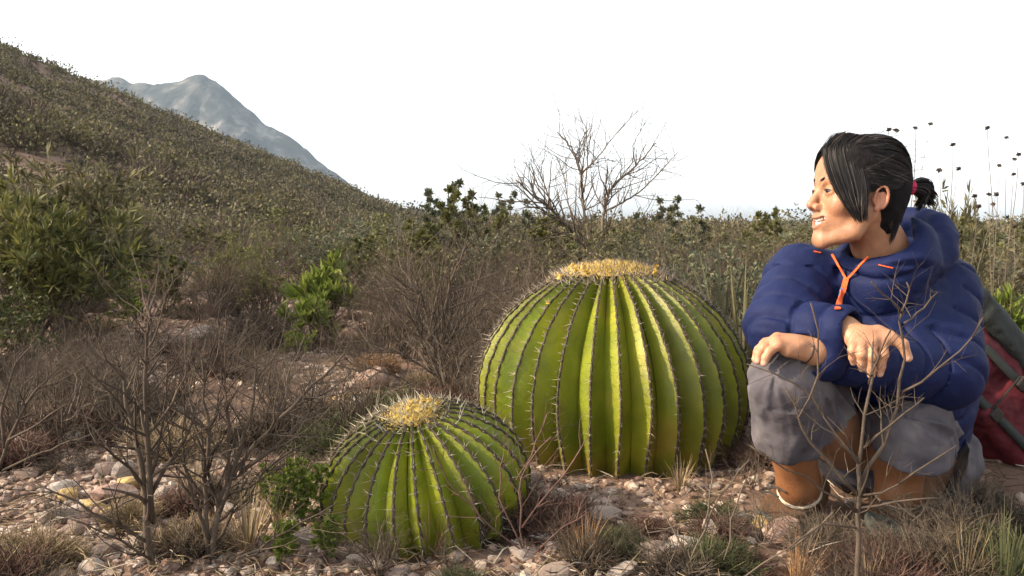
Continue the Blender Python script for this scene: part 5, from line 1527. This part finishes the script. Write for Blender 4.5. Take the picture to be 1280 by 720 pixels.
def build_person():
    base = (J['pelvis'][0] - .05, 1.82, gz(J['pelvis'][0] - .05, 1.82))
    person = thing('person', 'person crouching beside the large cactus in a navy quilted jacket, hair tied back, looking aside', 'person')
    FOOTPRINTS.append((J['r_an'][0], 1.74, .10)); FOOTPRINTS.append((J['l_an'][0], 1.72, .10))
    hv, hq, hc = head_mesh()
    hd = hands()
    # rest of the body, mostly under the clothes
    B = Field((.36, 1.44, -.06), (1.20, 2.22, .72), .007)
    B.chain([J['pelvis'], J['belly'], J['chest'], J['top']], [.125, .12, .115, .07], 0, .05)
    B.cone(J['top'], NECK_BASE, .06, .055, .03)
    B.cone(J['r_sh'], J['l_sh'], .05, .05, .04)
    for s in 'rl':
        B.chain([J[s + '_sh'], J[s + '_el'], J[s + '_wr']], [.048, .038, .024], .03, .02)
        B.chain([J[s + '_hip'], J[s + '_kn']], [.085, .055], .03)
    bv, bq = B.mesh()
    # shins and calves, seen below the shorts
    Lg = Field((.44, 1.54, -.02), (1.02, 1.94, .48), .0042)
    for s in 'rl':
        kn, an = J[s + '_kn'], J[s + '_an']
        mid = kn * .62 + an * .38 + np.array([0, .028, 0])
        Lg.chain([kn, mid, an * .86 + kn * .14, an], [.054, .058, .042, .038], 0, .03)
    lv, lq = Lg.mesh()
    v, q = join([(hv, hq), *[h[:2] for h in hd], (bv, bq), (lv, lq)])
    me = mesh_np('body', v, [q], M['skin'])
    skin = np.tile(np.array([0.365, 0.188, 0.108]), (len(v), 1))
    skin[:len(hc)] = hc
    skin[len(v) - len(lv):] = np.array([0.22, 0.094, 0.040]) * (1 + .18 * fbm(lv[:, 0] * 35, lv[:, 1] * 35, lv[:, 2] * 20, 3)[:, None])  # legs browner than face and hands: their shade is put into the skin colour
    for (hv_, _, hcol), st in zip(hd, (len(hv), len(hv) + len(hd[0][0]))):
        skin[st:st + len(hv_)] = hcol
    tint_attr(me, skin)
    obj('body', me, person)
    hair_objects(person)
    def eye_col(v):
        d = v / np.linalg.norm(v, axis=1)[:, None]; g = np.array([.93, .30, .0]); g /= np.linalg.norm(g); a = d @ g
        c = np.ones((len(v), 3)); c[a > .70] = (.07, .04, .028); c[a > .93] = (.01, .01, .01); return c
    for s in (1, -1):
        ball('eye', (.0785, s * .032, -.0012), .0134, M['eye'], person, eye_col)
    # teeth: two rows of small rounded blocks behind the lips
    for z0, w, n, cx in ((-.0600, .0064, 10, .0880), (-.0705, .0054, 10, .0850)):
        for k in range(n):
            t = (k + .5) / n * 2 - 1
            yy = t * .027; xx = cx - .0185 * t * t; zz = z0 + .011 * t * t
            vv, ff = ico(2)
            vv = np.sign(vv) * np.abs(vv)**.6
            p = np.array([xx, yy, zz]) + vv * np.array([.0030, .0030, .0052 if z0 > -.065 else .0042])
            obj('tooth', mesh_np('tooth', H2W(p), [ff], M['teeth']), person)
    # ---------------- jacket
    Jk = Field((.40, 1.42, .12), (1.22, 2.16, .82), .0040)
    q1 = (.012, .075, .2)
    Jk.chain([J['pelvis'] + [0, 0, .03], J['belly'], J['chest']], [.150, .162, .148], 0, .06)
    Jk.cone(J['chest'], J['top'], .150, .085, .06)
    Jk.cone(J['r_sh'], J['l_sh'], .070, .078, .05)
    Jk.cone(J['top'], P(1100, 352, 1.70), .07, .055, .05)
    Jk.chain([J['l_sh'], J['l_el']], [.088, .082], .035)
    Jk.chain([J['l_el'], J['l_wr']], [.078, .050], .03)
    Jk.chain([J['r_sh'], J['r_el']], [.082, .072], .035)
    Jk.chain([J['r_el'], J['r_wr']], [.064, .045], .022)
    # cuffs
    Jk.cone(J['r_wr'] + (J['r_wr'] - J['r_el']) * -.12, J['r_wr'] + (J['r_wr'] - J['r_el']) * .02, .041, .039, .006)
    Jk.cone(J['l_wr'] + (J['l_wr'] - J['l_el']) * -.06, J['l_wr'] + (J['l_wr'] - J['l_el']) * .02, .044, .042, .006)
    # collar and hood
    nk = NECK_BASE; up = (H2W([-.028, 0, -.045]) - nk); up = up / np.linalg.norm(up)
    Jk.torus(nk + up * .036 + np.array([.002, -.012, 0]), up + np.array([-.1, 0, .3]), .080, .025, .02, squash=1.9)
    hc_ = P(1126, 312, 1.80)
    Jk.torus(hc_ + np.array([-.004, .008, -.006]), (-.62, -.42, .72), .094, .032, .018, squash=1.2)
    Jk.ell(P(1145, 332, 1.87), (.085, .07, .075), .03)
    Jk.cone(P(1168, 345, 1.82), P(1120, 352, 1.70), .04, .035, .03)
    quilt_field(Jk)
    Jk.wrinkle(.0010, 12, 1.0)
    Jk.wrinkle(.0015, 22, 2.0, stretch=(.7, .7, 1.4), ridged=True)
    # openings: neck, V at the throat, hood interior, sleeves
    Jk.cone(nk - up * .05 + np.array([0, -.01, 0]), nk + up * .16, .060, .068, .006, sub=True)
    Jk.cone(P(1058, 350, 1.62), P(1062, 296, 1.70), .003, .046, .004, sub=True)
    Jk.ell(P(1124, 298, 1.77), (.058, .062, .056), .010, sub=True)
    Jk.cone(J['r_wr'] + (J['r_wr'] - J['r_el']) * -.06, J['r_wr'] + (J['r_wr'] - J['r_el']) * .5, .034, .036, .002, sub=True)
    Jk.cone(J['l_wr'] + (J['l_wr'] - J['l_el']) * -.05, J['l_wr'] + (J['l_wr'] - J['l_el']) * .5, .035, .037, .002, sub=True)
    v, q = Jk.mesh()
    jac = obj('jacket', mesh_np('jacket', v, [q], M['jacket']), person)
    def strip(name, pix, r, m, y0=1.4, y1=2.0, parent=jac, lift=.001, flat=.35):
        pts = np.array([Jk.hit(px, py, y0, y1, lift) for px, py in pix])
        for _ in range(5): pts[1:-1] = (pts[:-2] + 2 * pts[1:-1] + pts[2:]) / 4
        return obj(name, ribbon(pts, r, .0014, Jk).mesh(name, M[m], smooth=False), parent)
    lerp = lambda a, b, n: [(a[0] + (b[0] - a[0]) * i / (n - 1), a[1] + (b[1] - a[1]) * i / (n - 1)) for i in range(n)]
    strip('zip', lerp((1058, 348), (1047, 386), 10), .0056, 'zip', 1.5, lift=.006)
    strip('zip_edge', lerp((1058, 349), (1040, 318), 8), .0022, 'zip', 1.5, lift=.005)
    strip('zip_edge', lerp((1059, 349), (1085, 321), 8), .0022, 'zip', 1.5, lift=.005)
    strip('zip_pull', lerp((1052, 360), (1049, 371), 4), .0022, 'tab', 1.5, lift=.008)
    strip('drawcord', lerp((1017, 314), (1026, 316), 4), .0011, 'zip', 1.5, lift=.003)
    strip('drawcord', lerp((1098, 331), (1116, 335), 5), .0011, 'zip', 1.5, lift=.003)
    # ---------------- shorts
    S = Field((.44, 1.48, .01), (1.14, 2.22, .52), .0046)
    for s, hemo in (('r', (0, .012, 0)), ('l', (0, .012, 0))):
        kn, an, hp = J[s + '_kn'], J[s + '_an'], J[s + '_hip']
        S.cone(hp, kn, .115, .074, .05)
        hem = kn + (an - kn) * (.36 if s == 'r' else .30) + np.array([-.008 if s == 'r' else .006, -.004, 0])
        S.cone(kn, hem, .073, .083, .03)
    S.ell(J['pelvis'], (.17, .15, .13), .05)
    fold_field(S, [(J['r_hip'], J['r_kn']), (J['r_kn'], J['r_an']), (J['l_hip'], J['l_kn']), (J['l_kn'], J['l_an'])], .0085); S.wrinkle(.0016, 30, 7.0, ridged=True)
    for s in 'rl':
        kn, an = J[s + '_kn'], J[s + '_an']; d = (an - kn) / np.linalg.norm(an - kn)
        hem = kn + (an - kn) * (.40 if s == 'r' else .30)
        S.half(hem, d + np.array([0, .12, 0]), 0, hem - .16, hem + .16)
        S.cone(hem - d * .012, hem + d * .2, .062, .070, .003, sub=True)
    v, q = S.mesh()
    obj('shorts', mesh_np('shorts', v, [q], M['shorts']), person)
    # ---------------- socks and boots
    for s, toe in (('r', P(948, 658, 1.72)), ('l', P(1108, 668, 1.66))):
        kn, an = J[s + '_kn'], J[s + '_an']; d = (an - kn) / np.linalg.norm(an - kn)
        g = gz(an[0], an[1]); heel = np.array([an[0] + (an[0] - toe[0]) * .25, an[1] + .035, g + .045])
        toe = np.array([toe[0], toe[1], gz(toe[0], toe[1]) + .040])
        toe[2] -= .010
        fl = toe - heel; fl = fl / np.linalg.norm(fl)
        Bt = Field(np.minimum(np.minimum(an, toe), heel) - .11, np.maximum(np.maximum(an, toe), heel) + .11, .0036)
        Bt.cone(an + d * -.02, heel * .6 + an * .4, .050, .050)
        Bt.cone(heel, heel * .45 + toe * .55 + [0, 0, .010], .042, .040, .025)
        Bt.cone(an * .45 + heel * .3 + toe * .25, toe * .75 + heel * .25, .040, .034, .025)
        Bt.cone(heel * .45 + toe * .55, toe, .040, .030, .02)
        sw = np.cross(fl, [0, 0, 1.0])
        Bt.cone(toe - fl * .05 - sw * .014, toe - sw * .010, .034, .027, .015); Bt.cone(toe - fl * .05 + sw * .014, toe + sw * .010, .034, .027, .015)
        Bt.wrinkle(.003, 26, 3.0); Bt.wrinkle(.0022, 50, 4.0, ridged=True)
        Bt.half(an - d * .015, -d, 0)
        Bt.half((0, 0, min(g, gz(toe[0], toe[1])) - .004), (0, 0, -1), .004)
        T = Field(Bt.lo, Bt.lo + .01, Bt.h); T.ax = Bt.ax; T.D = Bt.D - np.float32(.0024)
        Bt.cone(an - d * .06, an + d * .05, .042, .040, .002, sub=True)
        v, q = Bt.mesh()
        bt = obj('boot', mesh_np('boot', v, [q], M['boot']), person)
        T.half(toe - fl * .045, -fl + np.array([0, 0, .5]), .002)
        v, q = T.mesh(); obj('toe_cap', mesh_np('toe_cap', v, [q], M['toe']), bt)
        lc = MB()
        for i_ in range(4):
            c_ = an * (.55 - .13 * i_) + heel * (.2 - .04 * i_) + toe * (.25 + .17 * i_) + np.array([0, 0, .041 - .004 * i_])
            lc.tube([c_ - sw * .022, c_ + np.array([0, 0, .006]), c_ + sw * .022], .0026, 6)
        obj('lace', lc.mesh('lace', M['cord']), bt)
        K = MB(); th = np.linspace(0, 2 * math.pi, 25)
        e1 = np.cross(d, [0, 1.0, 0]); e1 /= np.linalg.norm(e1); e2 = np.cross(d, e1)
        c = an - d * .022
        K.tube(c + np.outer(np.cos(th), e1) * .0450 + np.outer(np.sin(th), e2) * .0450, .0050, 8)
        obj('sock_cuff', K.mesh('sock_cuff', M['sock']), person)
    # thin cord round the wrist
    W = P(1008, 438, 1.553); ax = P(1019, 439, 1.555) - P(992, 432, 1.55); ax /= np.linalg.norm(ax)
    e1 = np.cross(ax, [0, 0, 1.0]); e1 /= np.linalg.norm(e1); e2 = np.cross(ax, e1); th = np.linspace(0, 2 * math.pi, 25)
    K = MB(); K.tube(W + np.outer(np.cos(th), e1) * .027 + np.outer(np.sin(th), e2) * .0255, .0015, 6)
    obj('wrist_cord', K.mesh('wrist_cord', M['cord']), person)

# ------------------------------------------------------------------ backpack
M['pack_red'] = mat('pack_red', [(0.3, (0.060, 0.006, 0.010)), (0.7, (0.105, 0.011, 0.017))], 12, 0.75, 6, 0.5, 90, dist=0.003)
M['pack_dark'] = mat('pack_dark', [(0.3, (0.018, 0.022, 0.021)), (0.7, (0.034, 0.040, 0.038))], 12, 0.75, 6, 0.5, 90, dist=0.003)
def build_backpack():
    t = thing('backpack', 'large dark red backpack with black-green lid leaning on the ground behind the person', 'backpack')
    c = P(1208, 492, 2.26)
    rot = (0, math.radians(-46), math.radians(12))
    ax = np.array(Euler(rot).to_matrix())
    at = lambda x, y, z: c + ax @ np.array([x, y, z])
    F = Field(c - .45, c + .45, .006)
    F.box(c, (.14, .14, .25), .07, 0, rot=rot)
    F.box(at(-.01, -.13, -.05), (.095, .05, .12), .035, .015, rot=rot)
    F.box(at(-.01, -.10, .15), (.10, .06, .055), .03, .02, rot=rot)
    F.wrinkle(.010, 9, 2.0); F.wrinkle(.007, 20, 4.0, ridged=True); F.wrinkle(.003, 45, 5.0, ridged=True)
    F.half((0, 0, gz(c[0], c[1]) - .01), (0, 0, -1), .01)
    v, q = F.mesh(); body = obj('pack_body', mesh_np('pack_body', v, [q], M['pack_red']), t)
    G = Field(c - .5, c + .5, .006)
    G.box(at(.140, .0, .0), (.040, .145, .30), .030, 0, rot=rot)
    G.wrinkle(.007, 10, 7.0); G.wrinkle(.004, 30, 4.0, ridged=True)
    v, q = G.mesh(); obj('back_panel', mesh_np('back_panel', v, [q], M['pack_dark']), t)
    L = Field(c - .5, c + .5, .006)
    L.ell(at(0, 0, .26), (.15, .145, .075), 0, rot=rot); L.wrinkle(.009, 12, 8.0)
    v, q = L.mesh(); obj('lid', mesh_np('lid', v, [q], M['pack_dark']), t)
    for xx in (-.06, .05):
        b = MB(); b.tube([at(xx, -.12, .22), at(xx, -.165, .17), at(xx, -.172, .08), at(xx, -.186, -.02), at(xx, -.186, -.12), at(xx, -.15, -.2)], .0, 6); pts_ = np.array([at(xx, yy_, zz_) for yy_, zz_ in ((-.128, .23), (-.165, .17), (-.172, .08), (-.186, .0), (-.190, -.06), (-.188, -.12), (-.155, -.19))]); b = ribbon(pts_, .011, .0025, F); obj('strap', b.mesh('strap', M['pack_dark']), t)
        K = Field(at(xx, -.182, .04) - .05, at(xx, -.182, .04) + .05, .003); K.box(at(xx, -.182, .04), (.017, .008, .016), .004, 0, rot=rot)
        v, q = K.mesh(); obj('buckle', mesh_np('buckle', v, [q], M['cord']), t)
    b = MB(); b.tube([at(-.095, -.17, .055), at(-.03, -.185, .06), at(.06, -.182, .058)], .003, 6, cap=True); obj('pocket_zip', b.mesh('pocket_zip', M['cord']), t)

# ------------------------------------------------------------------ air
def build_haze():
    import bmesh
    v = np.array([(x, y, z) for x in (-1600, 1600) for y in (-1600, 1600) for z in (-12, 260)], float)
    f = [(0, 1, 3, 2), (4, 6, 7, 5), (0, 4, 5, 1), (2, 3, 7, 6), (0, 2, 6, 4), (1, 5, 7, 3)]
    m = bpy.data.materials.new('haze'); m.use_nodes = True
    N, L = m.node_tree.nodes, m.node_tree.links
    N.clear(); o = N.new('ShaderNodeOutputMaterial'); p = N.new('ShaderNodeVolumePrincipled')
    p.inputs['Color'].default_value = (0.62, 0.81, 1.0, 1); p.inputs['Density'].default_value = 0.00022; p.inputs['Anisotropy'].default_value = 0.0
    L.new(p.outputs[0], o.inputs['Volume'])
    obj('haze', mesh_np('haze', v, [np.array(f)], m, smooth=False), None, kind='stuff', label='thin pale blue haze in the air over the valley', category='haze')

# ------------------------------------------------------------------ build
ground = build_ground()
build_mountain()
build_cacti()
build_person()
build_backpack()
protos()
unit_height()
build_foreground_shrubs()
build_near_plants()
build_ground_cover()
build_seed_stalks()
build_thicket()
build_hill_scrub()
build_stones(ground)
build_litter()
build_haze()
